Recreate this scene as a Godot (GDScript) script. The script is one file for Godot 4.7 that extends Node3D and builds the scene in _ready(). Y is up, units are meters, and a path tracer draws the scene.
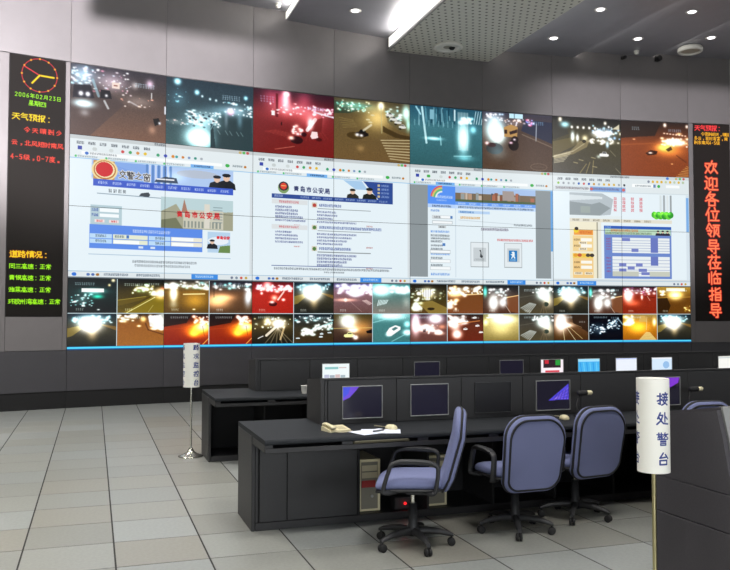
extends Node3D
# A traffic command room: a curved video wall of 8 x 4 display cubes, two LED text boards,
# rows of dark consoles with monitors and office chairs, two sign stands, a raised tile floor.

const H := 1.622                     # eye height
const PW := 1.7                      # width of a display cube
const YB := 1.009                    # lower edge of the video wall
const YT := 6.111                    # upper edge of the video wall
const PH := (YT - YB) / 4.0
const ANG0 := -9.77873               # heading of the first facet, degrees
const DANG := 2.61496
const DESK := 0.75
const ROW := 2.98                    # distance between console rows

var M := {}                          # materials
var names := {}
var pts: Array[Vector2] = []         # corners of the curved wall (x, z); pts[4] is the left edge of the video wall
var rng := RandomNumberGenerator.new()


func _ready() -> void:
	rng.seed = 7
	# ---- camera
	var cam := Camera3D.new()
	cam.name = "camera"
	cam.fov = 39.1635
	cam.near = 0.05
	cam.far = 100.0
	cam.position = Vector3(0, H, 0)
	cam.rotation = Vector3(0.038121, -0.326301, 0.000618)
	add_child(cam)
	cam.current = true
	# ---- environment
	var env := Environment.new()
	env.background_mode = Environment.BG_COLOR
	env.background_color = Color(0.02, 0.02, 0.022)
	env.tonemap_mode = Environment.TONE_MAPPER_LINEAR
	env.tonemap_exposure = 1.0
	env.sdfgi_enabled = true
	env.ssao_enabled = true
	env.ssil_enabled = true
	var we := WorldEnvironment.new()
	we.name = "world"
	we.environment = env
	add_child(we)
	# ---- added fill lamps over the consoles and the aisle, all unseen above the frame
	make_materials()
	wall_corners()
	for p in [[-4.6, -2.5, 0, "by the left wall, the nearer one"], [-4.6, -7.5, 0, "by the left wall, the farther one"], [-1.6, -11.6, 2, "over the aisle in front of the clock board"], [-0.9, -2.0, 0, "over the camera's place"], [-0.9, -6.2, 0, "over the aisle left of the front console"], [2.6, -2.6, 3, "over the nearest console end"], [2.1, -8.0, 1, "between the two console rows at left"],
			[9.2, -3.0, 1, "over the nearest consoles, right of the perforated board"], [9.2, -8.0, 1, "between the two console rows, right of the perforated board"], [12.9, -3.0, 1, "by the right wall, the nearer one"], [12.9, -8.0, 1, "by the right wall, the farther one"]]:
		added_ceiling_lamp(p[0], p[1], p[2], "added unseen ceiling lamp " + p[3])
	added_spot(Vector3(-0.6, 6.35, -4.0), Vector3(-0.3, 6.7, -15.2), 21.0, 0.6, 310.0, "added unseen spotlight aimed at the wall above the clock board")
	added_spot(Vector3(12.0, 6.35, -4.0), Vector3(12.2, 5.3, -15.4), 18.0, 0.6, 84.0, "added unseen spotlight aimed at the wall above the orange street display")
	# two added unseen light panels behind the camera, for frontal fill
	added_back_light(-2.6, 3.6)
	added_back_light(4.6, 3.6)
	# ---- structure
	build_floor()
	build_walls()
	build_ceiling()
	# ---- things, the largest first
	video_wall()
	led_boards()
	console_row_front()
	console_row_back()
	console_near()
	chairs()
	sign_stands()
	ceiling_fittings()
	desk_things()


# ------------------------------------------------------------------ tree helpers

func numbered(parent: Node, called: String) -> String:
	var key := str(parent.get_instance_id()) + called
	var n: int = names.get(key, 0)
	names[key] = n + 1
	return called if n == 0 else "%s_%03d" % [called, n]


func tag(o: Node, label: String, category: String, group := "") -> Node:
	if label: o.set_meta("label", label)
	if category: o.set_meta("category", category)
	if group: o.set_meta("group", group)
	return o


func thing(called: String, label: String, category: String, at := Vector3.ZERO, turn := 0.0, group := "") -> Node3D:
	var o := Node3D.new()
	o.name = numbered(self, called)
	add_child(o, true)
	o.position = at
	o.rotation.y = turn
	tag(o, label, category, group)
	return o


func structure(called: String, at := Vector3.ZERO) -> Node3D:
	var o := Node3D.new()
	o.name = called
	add_child(o, true)
	o.position = at
	o.set_meta("kind", "structure")
	return o


func mesh_of(st: SurfaceTool, mat: Material) -> ArrayMesh:
	st.generate_normals()
	var m := st.commit()
	m.surface_set_material(0, mat)
	return m


func put(called: String, mesh: Mesh, parent: Node, at := Vector3.ZERO, mat: Material = null) -> MeshInstance3D:
	var o := MeshInstance3D.new()
	o.name = numbered(parent, called)
	o.mesh = mesh
	if mat: o.material_override = mat
	o.position = at
	parent.add_child(o, true)
	return o


func part(called: String, st: SurfaceTool, mat: Material, parent: Node, at := Vector3.ZERO) -> MeshInstance3D:
	return put(called, mesh_of(st, mat), parent, at)


# a copy of a thing with its parts
func dup(o: Node3D, called: String, label: String, at: Vector3, turn: float) -> Node3D:
	var c: Node3D = o.duplicate()
	c.name = numbered(self, called)
	add_child(c, true)
	c.position = at
	c.rotation.y = turn
	c.set_meta("label", label)
	return c


# ------------------------------------------------------------------ shape helpers

func mb(smooth := false) -> SurfaceTool:
	var st := SurfaceTool.new()
	st.begin(Mesh.PRIMITIVE_TRIANGLES)
	st.set_smooth_group(1 if smooth else -1)
	return st


func tri(st: SurfaceTool, a: Vector3, b: Vector3, c: Vector3, out: Vector3) -> void:
	var s := (a - c).cross(a - b).dot(out) > 0.0
	st.add_vertex(a)
	st.add_vertex(b if s else c)
	st.add_vertex(c if s else b)


func quad(st: SurfaceTool, a: Vector3, b: Vector3, c: Vector3, d: Vector3, out: Vector3) -> void:
	tri(st, a, b, c, out)
	tri(st, a, c, d, out)


# quad a (0,1) b (1,1) c (1,0) d (0,0) with texture: a lower left, going round
func uvquad(st: SurfaceTool, a: Vector3, b: Vector3, c: Vector3, d: Vector3, r := Rect2(0, 0, 1, 1)) -> void:
	var u := [Vector2(r.position.x, r.end.y), Vector2(r.end.x, r.end.y), Vector2(r.end.x, r.position.y), r.position]
	var v := [a, b, c, d]
	for k in [0, 2, 1, 0, 3, 2]:
		st.set_uv(u[k])
		st.add_vertex(v[k])


# a box with chamfered edges, optionally put through a transform
func box(st: SurfaceTool, lo: Vector3, hi: Vector3, bev := 0.004, t := Transform3D()) -> void:
	var c := (lo + hi) / 2.0
	var h := (hi - lo) / 2.0
	bev = minf(bev, minf(h.x, minf(h.y, h.z)) * 0.49)
	var mid := t * c
	var p := {}
	for sx in [-1, 1]:
		for sy in [-1, 1]:
			for sz in [-1, 1]:
				var s := Vector3(sx, sy, sz)
				for k in 3:
					var v := h - Vector3(bev, bev, bev)
					v[k] = h[k]
					p[[sx, sy, sz, k]] = t * (c + v * s)
	for k in 3:
		var a := (k + 1) % 3
		var b := (k + 2) % 3
		for s in [-1, 1]:
			var q: Array[Vector3] = []
			for ab in [[-1, -1], [1, -1], [1, 1], [-1, 1]]:
				var key := [0, 0, 0, k]
				key[k] = s
				key[a] = ab[0]
				key[b] = ab[1]
				q.append(p[key])
			quad(st, q[0], q[1], q[2], q[3], (q[0] + q[2]) / 2.0 - mid)
	if bev <= 0.0: return
	for k in 3:                       # the edges that run along axis k
		var a := (k + 1) % 3
		var b := (k + 2) % 3
		for sa in [-1, 1]:
			for sb in [-1, 1]:
				var q: Array[Vector3] = []
				for e in [[-1, a], [1, a], [1, b], [-1, b]]:
					var key := [0, 0, 0, e[1]]
					key[k] = e[0]
					key[a] = sa
					key[b] = sb
					q.append(p[key])
				quad(st, q[0], q[1], q[2], q[3], (q[0] + q[2]) / 2.0 - mid)
	for sx in [-1, 1]:
		for sy in [-1, 1]:
			for sz in [-1, 1]:
				var a: Vector3 = p[[sx, sy, sz, 0]]
				tri(st, a, p[[sx, sy, sz, 1]], p[[sx, sy, sz, 2]], a - mid)


func bx(called: String, lo: Vector3, hi: Vector3, mat: Material, parent: Node, bev := 0.004) -> MeshInstance3D:
	var c := Vector3((lo.x + hi.x) / 2, lo.y, (lo.z + hi.z) / 2)
	var st := mb()
	box(st, lo - c, hi - c, bev)
	return part(called, st, mat, parent, c)


# rings of equal length joined into a skin; ends closed with fans
func loft(st: SurfaceTool, rings: Array, cap := true) -> void:
	var n: int = rings[0].size()
	st.set_smooth_group(1)
	for i in rings.size() - 1:
		var a: PackedVector3Array = rings[i]
		var b: PackedVector3Array = rings[i + 1]
		for k in n:
			var l := (k + 1) % n
			for v in [a[k], b[k], b[l], a[k], b[l], a[l]]: st.add_vertex(v)
	if cap:
		for e in [0, rings.size() - 1]:
			var r: PackedVector3Array = rings[e]
			var m := Vector3.ZERO
			for v in r: m += v
			m /= n
			st.set_smooth_group(2 + e)
			for k in n:
				var l := (k + 1) % n
				for v in ([m, r[k], r[l]] if e == 0 else [m, r[l], r[k]]): st.add_vertex(v)


func ring(c: Vector3, x: Vector3, y: Vector3, n: int) -> PackedVector3Array:
	var r := PackedVector3Array()
	for k in n:
		r.append(c + x * cos(TAU * k / n) + y * sin(TAU * k / n))
	return r


# lathe round the y axis: profile of (radius, height)
func lathe(st: SurfaceTool, prof: Array, n := 24, at := Vector3.ZERO, t := Basis()) -> void:
	var rings := []
	for p in prof:
		rings.append(ring(at + t * Vector3(0, p[1], 0), t * Vector3(p[0], 0, 0), t * Vector3(0, 0, p[0]), n))
	loft(st, rings)


# tube along a path, elliptical: half-width w across (side) and h along up
func tube(st: SurfaceTool, path: Array, w: float, h: float, side: Vector3, n := 10) -> void:
	var rings := []
	for i in path.size():
		var d: Vector3 = (path[mini(i + 1, path.size() - 1)] - path[maxi(i - 1, 0)]).normalized()
		var s := (side - d * side.dot(d)).normalized()
		rings.append(ring(path[i], s * w, d.cross(s) * h, n))
	loft(st, rings)


func spline(ctrl: Array, per := 5) -> Array:
	var out := []
	for i in ctrl.size() - 1:
		var p0: Vector3 = ctrl[maxi(i - 1, 0)]
		var p3: Vector3 = ctrl[mini(i + 2, ctrl.size() - 1)]
		for k in per:
			out.append(ctrl[i].cubic_interpolate(ctrl[i + 1], p0, p3, float(k) / per))
	out.append(ctrl[-1])
	return out


# a profile in (z, y) extruded along x
func extrude(st: SurfaceTool, prof: PackedVector2Array, x0: float, x1: float) -> void:
	var n := prof.size()
	var idx := Geometry2D.triangulate_polygon(prof)
	for i in range(0, idx.size(), 3):
		for x in [[x0, -1.0], [x1, 1.0]]:
			var q: Array[Vector3] = []
			for k in 3: q.append(Vector3(x[0], prof[idx[i + k]].y, prof[idx[i + k]].x))
			tri(st, q[0], q[1], q[2], Vector3(x[1], 0, 0))
	var area := 0.0
	for k in n: area += prof[k].cross(prof[(k + 1) % n])
	for k in n:
		var a := prof[k]
		var b := prof[(k + 1) % n]
		var nrm := Vector2(b.y - a.y, a.x - b.x) * signf(area)
		quad(st, Vector3(x0, a.y, a.x), Vector3(x1, a.y, a.x), Vector3(x1, b.y, b.x), Vector3(x0, b.y, b.x), Vector3(0, nrm.y, nrm.x))


# rounded rectangle outline, n points per corner
func rrect(w: float, h: float, r: float, n := 6, wtop := -1.0, rtop := -1.0) -> PackedVector2Array:
	var out := PackedVector2Array()
	if wtop < 0.0: wtop = w
	for c in [[1, 1, 0.0], [-1, 1, PI / 2], [-1, -1, PI], [1, -1, PI * 1.5]]:
		var ww := wtop if c[1] > 0 else w
		var rr := rtop if c[1] > 0 and rtop > 0.0 else r
		for k in n + 1:
			var a: float = c[2] + PI / 2 * k / n
			out.append(Vector2(c[0] * (ww / 2 - rr) + rr * cos(a), c[1] * (h / 2 - rr) + rr * sin(a)))
	return out


# a cushion-like slab: the outline offset inward by pairs (inset, depth); f maps (x, y, depth) to a place
func slab(st: SurfaceTool, outline: PackedVector2Array, steps: Array, f: Callable) -> void:
	var rings := []
	var ext := Vector2.ZERO
	for p in outline: ext = ext.max(p.abs())
	for s in steps:
		var r := PackedVector3Array()
		for p in outline:
			var q := p * (Vector2.ONE - Vector2(s[0], s[0]) / ext)
			r.append(f.call(q.x, q.y, s[1]))
		rings.append(r)
	loft(st, rings)


# ------------------------------------------------------------------ materials

func mat(c: Color, rough := 0.6, metal := 0.0, spec := 0.5) -> StandardMaterial3D:
	var m := StandardMaterial3D.new()
	m.albedo_color = c
	m.roughness = rough
	m.metallic = metal
	m.metallic_specular = spec
	return m


func glow(c: Color, e: float) -> StandardMaterial3D:
	var m := mat(Color.BLACK, 0.5)
	m.emission_enabled = true
	m.emission = c
	m.emission_energy_multiplier = e
	return m


func noise_tex(freq: float, seed_: int, as_normal := false, lo := 0.85, hi := 1.0, strength := 3.0) -> NoiseTexture2D:
	var n := FastNoiseLite.new()
	n.noise_type = FastNoiseLite.TYPE_SIMPLEX
	n.frequency = freq
	n.seed = seed_
	n.fractal_octaves = 4
	var t := NoiseTexture2D.new()
	t.width = 256
	t.height = 256
	t.seamless = true
	t.noise = n
	if as_normal:
		t.as_normal_map = true
		t.bump_strength = strength
	else:
		var g := Gradient.new()
		g.set_color(0, Color(lo, lo, lo))
		g.set_color(1, Color(hi, hi, hi))
		t.color_ramp = g
	return t


func triplanar(m: StandardMaterial3D, scale: float) -> StandardMaterial3D:
	m.uv1_triplanar = true
	m.uv1_world_triplanar = true
	m.uv1_scale = Vector3.ONE * scale
	return m


func grained(c: Color, rough: float, tex: Texture2D, scale: float, normal: Texture2D = null, ns := 0.3) -> StandardMaterial3D:
	var m := mat(c, rough)
	m.albedo_texture = tex
	if normal:
		m.normal_enabled = true
		m.normal_texture = normal
		m.normal_scale = ns
	return triplanar(m, scale)


func make_materials() -> void:
	var fine := noise_tex(0.06, 3, false, 0.93, 1.0)
	var coarse := noise_tex(0.02, 5, false, 0.97, 1.0)
	var bumps := noise_tex(0.12, 9, true)
	M.cladding = grained(Color8(121, 117, 117), 0.42, coarse, 0.4)
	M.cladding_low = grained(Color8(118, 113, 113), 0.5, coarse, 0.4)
	M.cladding.metallic = 0.15
	M.backing = mat(Color8(96, 94, 95), 0.8)
	M.wall_dark = grained(Color8(70, 68, 72), 0.55, coarse, 0.5)
	M.black = mat(Color8(20, 19, 20), 0.7)
	M.plaster = grained(Color8(168, 166, 162), 0.85, coarse, 0.3)
	M.ceiling = grained(Color8(160, 160, 168), 0.38, coarse, 0.4)
	M.ceiling.metallic = 0.3
	M.white = mat(Color8(226, 224, 216), 0.5)
	M.joint = mat(Color8(44, 43, 42), 0.9)
	M.tiles = []
	for c in [Color8(147, 148, 142), Color8(142, 143, 137), Color8(145, 148, 145), Color8(138, 138, 131), Color8(151, 154, 151), Color8(143, 141, 132)]:
		var t := grained(c, 0.36, fine, 1.7)
		M.tiles.append(t)
	M.desk = grained(Color8(37, 36, 37), 0.5, fine, 3.0, bumps, 0.15)
	M.desk_top = grained(Color8(45, 47, 50), 0.5, fine, 3.0, bumps, 0.15)
	M.desk_top.metallic_specular = 0.2
	M.desk_top.roughness = 0.6
	M.desk_near = grained(Color8(64, 61, 65), 0.6, fine, 3.0, bumps, 0.15)
	M.inside = mat(Color8(26, 25, 26), 0.8)
	M.fabric = grained(Color8(134, 141, 184), 0.95, noise_tex(0.25, 12, false, 0.7, 1.0), 6.0, noise_tex(0.3, 13, true), 0.5)
	M.plastic = mat(Color8(34, 34, 36), 0.5)
	M.piping = mat(Color8(20, 20, 24), 0.6)
	M.chrome = mat(Color8(205, 203, 192), 0.22, 1.0)
	M.brass = mat(Color8(196, 186, 140), 0.28, 1.0)
	M.silver = mat(Color8(160, 160, 158), 0.4, 0.6)
	M.beige = mat(Color8(190, 180, 150), 0.55)
	M.cream = mat(Color8(214, 204, 166), 0.5)
	M.paper = mat(Color8(222, 226, 240), 0.9)
	M.red = mat(Color8(150, 28, 26), 0.5)
	M.screen_off = mat(Color8(22, 21, 23), 0.3)
	M.bezel = mat(Color8(40, 40, 42), 0.4)


# ------------------------------------------------------------------ the curved wall: corners and facets

func wall_corners() -> void:
	var p := Vector2(-0.4406, -15.0006)
	for i in range(0, 10):
		pts.append(p)
		var a := deg_to_rad(ANG0 + DANG * i)
		p += PW * Vector2(cos(a), sin(a))
	pts.append(p)
	p = pts[0]
	for i in range(1, 5):
		var a := deg_to_rad(ANG0 - DANG * i)
		p -= PW * Vector2(cos(a), sin(a))
		pts.push_front(p)


# transform of facet i (0 is the leftmost column of the video wall; -4 to 9): x runs along it, z into the room
func facet(i: int) -> Transform3D:
	var a := pts[i + 4]
	return Transform3D(Basis(Vector3.UP, -deg_to_rad(ANG0 + DANG * i)), Vector3(a.x, 0, a.y))


# ------------------------------------------------------------------ room

func build_floor() -> void:
	var fl := structure("floor")
	bx("subfloor", Vector3(-7.2, -0.25, -17.5), Vector3(14.6, -0.0032, 5.4), M.joint, fl, 0.0)
	var s := 0.6
	var shared := []
	for k in M.tiles.size():
		var st := mb()
		box(st, Vector3(-0.294, -0.003, -0.2945), Vector3(0.294, 0.0, 0.2945), 0.001)
		shared.append(mesh_of(st, M.tiles[k]))
	var far := mb()
	rng.seed = 21
	for j in range(-17, 20):
		for i in range(-10, 26):
			var c := Vector3(-1.0434 + s * (i + 0.5), 0, -5.4648 - s * (j - 0.5))
			var pick := rng.randi_range(0, M.tiles.size() - 1)
			if c.z < -15.6 or (c.z > -3.0 and c.z > 4.8): continue
			# on the strip that the picture shows, each tile is a piece; under and behind the consoles they are joined
			var near := c.z < -3.2 and c.z > -6.6 and c.x > -1.7 and c.x < 5.6 and c.x < 0.4 - c.z * 0.95
			var aisle := c.z <= -6.6 and c.z > -13.2 and c.x > -2.3 and c.x < 1.9
			if near or aisle:
				put("floor_tile", shared[pick], fl, c)
			else:
				box(far, c + Vector3(-0.294, -0.003, -0.2945), c + Vector3(0.294, 0.0, 0.2945), 0.001)
	var rest := part("floor_tiles_beyond", far, M.tiles[2], fl)
	rest.set_meta("kind", "stuff")


func build_walls() -> void:
	var wb := structure("wall_back")
	var top := 7.9
	for i in range(-4, 10):
		var t := facet(i)
		var holder_at := t.origin
		var lo := 0.0
		# rows of cladding: above the displays, beside them, and the dark base
		var rows := [[YT + 0.012, top, M.cladding, "cladding_panel"]]
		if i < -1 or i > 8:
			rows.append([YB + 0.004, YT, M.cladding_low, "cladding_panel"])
		rows.append([0.3, YB - 0.004, M.wall_dark, "base_panel"])
		for r in rows:
			var st := mb()
			box(st, Vector3(0.0025, r[0], -0.03), Vector3(PW - 0.0025, r[1], 0.0), 0.002)
			var o := part(r[3], st, r[2], wb)
			o.transform = t
		var st2 := mb()
		var depth := -0.03
		if i >= 0 and i < 8:           # behind the displays the wall steps back
			box(st2, Vector3(-0.01, 0.0, -0.2), Vector3(PW + 0.01, YB, -0.031), 0.0)
			box(st2, Vector3(-0.01, YT, -0.2), Vector3(PW + 0.01, 9.0, -0.031), 0.0)
			box(st2, Vector3(-0.01, YB, -0.75), Vector3(PW + 0.01, YT, -0.62), 0.0)
		else:
			box(st2, Vector3(-0.01, 0.0, -0.2), Vector3(PW + 0.01, 9.0, -0.031), 0.0)
		var o2 := part("backing", st2, M.backing, wb)
		o2.transform = t
		if i == -1 or i == 8:
			# cladding round the text boards (the boards are 0.9 m wide and stand 0.04 m proud of their recess)
			var b := board_span(i)
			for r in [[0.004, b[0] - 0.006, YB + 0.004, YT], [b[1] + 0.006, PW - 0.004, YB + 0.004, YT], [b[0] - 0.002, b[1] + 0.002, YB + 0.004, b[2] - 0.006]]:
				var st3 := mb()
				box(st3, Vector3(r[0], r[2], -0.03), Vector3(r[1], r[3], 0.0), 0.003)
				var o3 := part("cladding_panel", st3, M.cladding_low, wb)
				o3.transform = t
	var bb := structure("baseboard_back")
	for i in range(-4, 10):
		var st := mb()
		box(st, Vector3(0.0, 0.0, -0.03), Vector3(PW, 0.296, -0.012), 0.003)
		var o := part("plinth_board", st, M.black, bb)
		o.transform = facet(i)
	var wr := structure("wall_right")
	bx("side", Vector3(14.12, 0, -15.6), Vector3(14.4, 9.0, 5.4), M.plaster, wr, 0.0)
	var wl := structure("wall_left")
	bx("side", Vector3(-7.2, 0, -14.6), Vector3(-6.9, 9.0, 5.4), M.plaster, wl, 0.0)
	var wf := structure("wall_front")
	bx("side", Vector3(-7.2, 0, 5.1), Vector3(14.4, 9.0, 5.4), M.plaster, wf, 0.0)


# left end, right end and lower edge of the text board on facet i
func board_span(i: int) -> Array:
	return [0.70, 1.615, 1.6] if i == -1 else [0.12, 1.03, 1.5]


func build_ceiling() -> void:
	var ce := structure("ceiling")
	# strips that run the length of the room, each at its own height: (left, right, height at left, height at right)
	for s in [[-7.2, 0.3, 7.74, 7.74, M.ceiling], [0.3, 3.6, 7.73, 7.73, M.ceiling], [3.6, 5.82, 7.56, 7.47, M.ceiling], [8.17, 10.25, 7.48, 7.49, M.ceiling], [10.25, 12.2, 7.64, 7.63, M.ceiling], [12.2, 14.14, 7.71, 7.67, M.ceiling]]:
		var st := mb()
		var a := [Vector3(s[0], s[2], 0), Vector3(s[1], s[3], 0), Vector3(s[1], 8.9, 0), Vector3(s[0], 8.9, 0)]
		var f := Vector3(0, 0, 5.2)
		var b := Vector3(0, 0, -15.9)
		quad(st, a[0] + f, a[1] + f, a[1] + b, a[0] + b, Vector3.DOWN)
		quad(st, a[3] + f, a[2] + f, a[2] + b, a[3] + b, Vector3.UP)
		quad(st, a[0] + f, a[3] + f, a[3] + b, a[0] + b, Vector3.LEFT)
		quad(st, a[1] + f, a[2] + f, a[2] + b, a[1] + b, Vector3.RIGHT)
		quad(st, a[0] + f, a[1] + f, a[2] + f, a[3] + f, Vector3.BACK)
		quad(st, a[0] + b, a[1] + b, a[2] + b, a[3] + b, Vector3.FORWARD)
		part("ceiling_strip", st, s[4], ce)
	# the lowered strip of perforated sheet, in boards
	var perf := mat(Color.WHITE, 0.5)
	perf.albedo_texture = perforation()
	var z := -15.75
	while z < 5.0:
		var st := mb()
		var x0 := 5.84
		var x1 := 8.17
		var z1 := minf(z + 2.9, 5.1)
		uvq_world(st, Vector3(x0, 7.21, z1), Vector3(x1, 7.21, z1), Vector3(x1, 7.21, z), Vector3(x0, 7.21, z))
		part("perforated_board", st, perf, ce)
		z = z1
	bx("perforated_strip_core", Vector3(5.84, 7.2115, -15.75), Vector3(8.17, 8.9, 5.1), M.ceiling, ce, 0.0)
	bx("perforated_strip_edge", Vector3(5.8, 7.195, -15.75), Vector3(5.84, 7.225, 5.1), M.plaster, ce, 0.003)
	# an added unseen beam that keeps the left spotlight off the upper wall
	bx("added_shade_beam", Vector3(-0.35, 6.69, -10.15), Vector3(14.1, 7.5, -10.0), M.ceiling, ce, 0.0)
	# hidden coves above the right edges of three strips wash the next strip
	for c in [[8.172, 7.35, 0.25, "the perforated board"], [10.252, 7.565, 0.14, "the smooth strip beside the perforated board"], [12.202, 7.672, 0.07, "the strip left of the big ring"]]:
		cove("cove_light", Vector3(c[0], c[1], -9.4), c[2] * 0.9, 12.3, "hidden cove strip behind the right edge of " + c[3], -1.0, 0.6)
	# luminous coves on the left edges of two strips
	cove("cove_light", Vector3(3.59, 7.64, -9.4), 0.13, 12.3, "thin glowing cove strip at the smooth ceiling step above the red street display")
	cove("cove_light", Vector3(5.795, 7.345, -9.4), 0.2, 12.3, "wide glowing cove strip along the left edge of the perforated ceiling board")


func uvq_world(st: SurfaceTool, a: Vector3, b: Vector3, c: Vector3, d: Vector3) -> void:
	var v := [a, b, c, d]
	for k in [0, 2, 1, 0, 3, 2]:
		st.set_uv(Vector2(v[k].x, v[k].z) / 0.56)
		st.add_vertex(v[k])


func perforation() -> ImageTexture:
	var im := Image.create(128, 128, false, Image.FORMAT_RGB8)
	im.fill(Color8(214, 212, 201))
	for i in 4:
		for j in 4:
			var c := Vector2(i * 32 + 16 + (16 if j % 2 else 0), j * 32 + 16)
			for y in range(-9, 10):
				for x in range(-9, 10):
					var d := Vector2(x, y).length()
					if d < 5.2:
						im.set_pixel(posmod(int(c.x) + x, 128), posmod(int(c.y) + y, 128), Color8(70, 66, 58))
	return ImageTexture.create_from_image(im)


func cove(called: String, at: Vector3, h: float, length: float, label: String, side := 1.0, e := 7.0) -> void:
	var o := thing(called, label, "light strip", at, 0.0 if side > 0.0 else PI, "cove lights along the ceiling boards")
	bx("diffuser", Vector3(-0.012, -h / 2, -length / 2), Vector3(0.0, h / 2, length / 2), glow(Color(1, 0.99, 0.95), 1.3), o, 0.0)
	var l := AreaLight3D.new()
	l.name = "strip_light"
	l.area_size = Vector2(length - 0.4, h)
	l.area_normalize_energy = false
	l.light_energy = e
	l.light_color = Color(1, 0.98, 0.95)
	l.shadow_enabled = true
	l.rotation = Vector3(deg_to_rad(48), PI / 2, 0)
	l.position = Vector3(-0.05, -0.05, 0.15)
	o.add_child(l)


func added_ceiling_lamp(x: float, z: float, kind: int, label: String) -> void:  # added lamp outside the view, for the general light of the room
	var y := 7.3 if kind % 2 == 1 else 7.62
	var o := thing("added_ceiling_lamp", label, "lamp", Vector3(x, y, z), 0.0, "added unseen lamps on the ceiling")
	bx("housing", Vector3(-0.95, 0.0, -0.95), Vector3(0.95, 0.1, 0.95), M.white, o)
	bx("diffuser", Vector3(-0.9, -0.012, -0.9), Vector3(0.9, 0.0, 0.9), glow(Color(1, 0.99, 0.96), 1.0), o, 0.002)
	var l := SpotLight3D.new()
	l.name = "panel_light"
	l.spot_angle = 56.0
	l.spot_angle_attenuation = 0.5
	l.spot_range = 40.0
	l.spot_attenuation = 2.0
	l.light_size = 0.8
	l.light_energy = LAMP_E * [1.0, 1.0, 3.8, 2.4][kind]
	l.light_color = Color(1.0, 0.99, 0.97)
	l.shadow_enabled = true
	l.rotation.x = -PI / 2
	l.position.y = -0.04
	o.add_child(l)


const LAMP_E := 19.5


func added_back_light(x: float, w: float) -> void:  # added fill light in the shape of a window, never in view
	var o := structure("added_light_panel_%d" % (1 if x < 0 else 2), Vector3(x, 1.0, 5.1))
	for r in [[-0.06, -0.06, w + 0.06, 0.0], [-0.06, 2.0, w + 0.06, 2.06], [-0.06, 0.0, 0.0, 2.0], [w, 0.0, w + 0.06, 2.0], [w / 2 - 0.03, 0.0, w / 2 + 0.03, 2.0]]:
		bx("added_panel_frame", Vector3(r[0], r[1], -0.06), Vector3(r[2], r[3], -0.005), M.white, o)
	bx("added_glow_pane", Vector3(0.0, 0.0, -0.02), Vector3(w, 2.0, -0.005), glow(Color(0.95, 0.98, 1.0), 2.0), o, 0.0)
	var l := AreaLight3D.new()
	l.name = "added_fill_light"
	l.area_size = Vector2(w, 2.0)
	l.area_normalize_energy = false
	l.light_energy = ADDED_FILL_E
	l.light_color = Color(0.96, 0.98, 1.0)
	l.shadow_enabled = true
	l.position = Vector3(w / 2, 1.0, -0.07)
	o.add_child(l)


const ADDED_FILL_E := 3.5


func added_spot(at: Vector3, to: Vector3, angle: float, soft: float, e: float, label: String) -> void:  # added unseen spotlight that makes a bright patch on the wall
	var d := (to - at).normalized()
	var o := thing("added_spotlight", label, "spotlight", at, 0.0, "added unseen spotlights above the consoles")
	var b := Basis.looking_at(d, Vector3.UP)
	var t := b * Basis(Vector3.RIGHT, -PI / 2)
	var st := mb()
	lathe(st, [[0.16, -0.35], [0.2, -0.3], [0.22, 0.0], [0.2, 0.0], [0.19, -0.03]], 20, -d * 0.05, t)
	part("shade", st, M.white, o)
	var g := mb()
	lathe(g, [[0.185, -0.035], [0.185, -0.03]], 20, -d * 0.05, t)
	part("lens", g, glow(Color.WHITE, 1.0), o)
	var sp := SpotLight3D.new()
	sp.name = "beam"
	sp.spot_angle = angle
	sp.spot_angle_attenuation = soft
	sp.spot_range = 40.0
	sp.spot_attenuation = 2.0
	sp.light_energy = e
	sp.light_size = 0.2
	sp.light_color = Color(1.0, 0.98, 1.0)
	sp.shadow_enabled = true
	sp.basis = b
	sp.position = d * 0.1
	o.add_child(sp)


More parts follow.
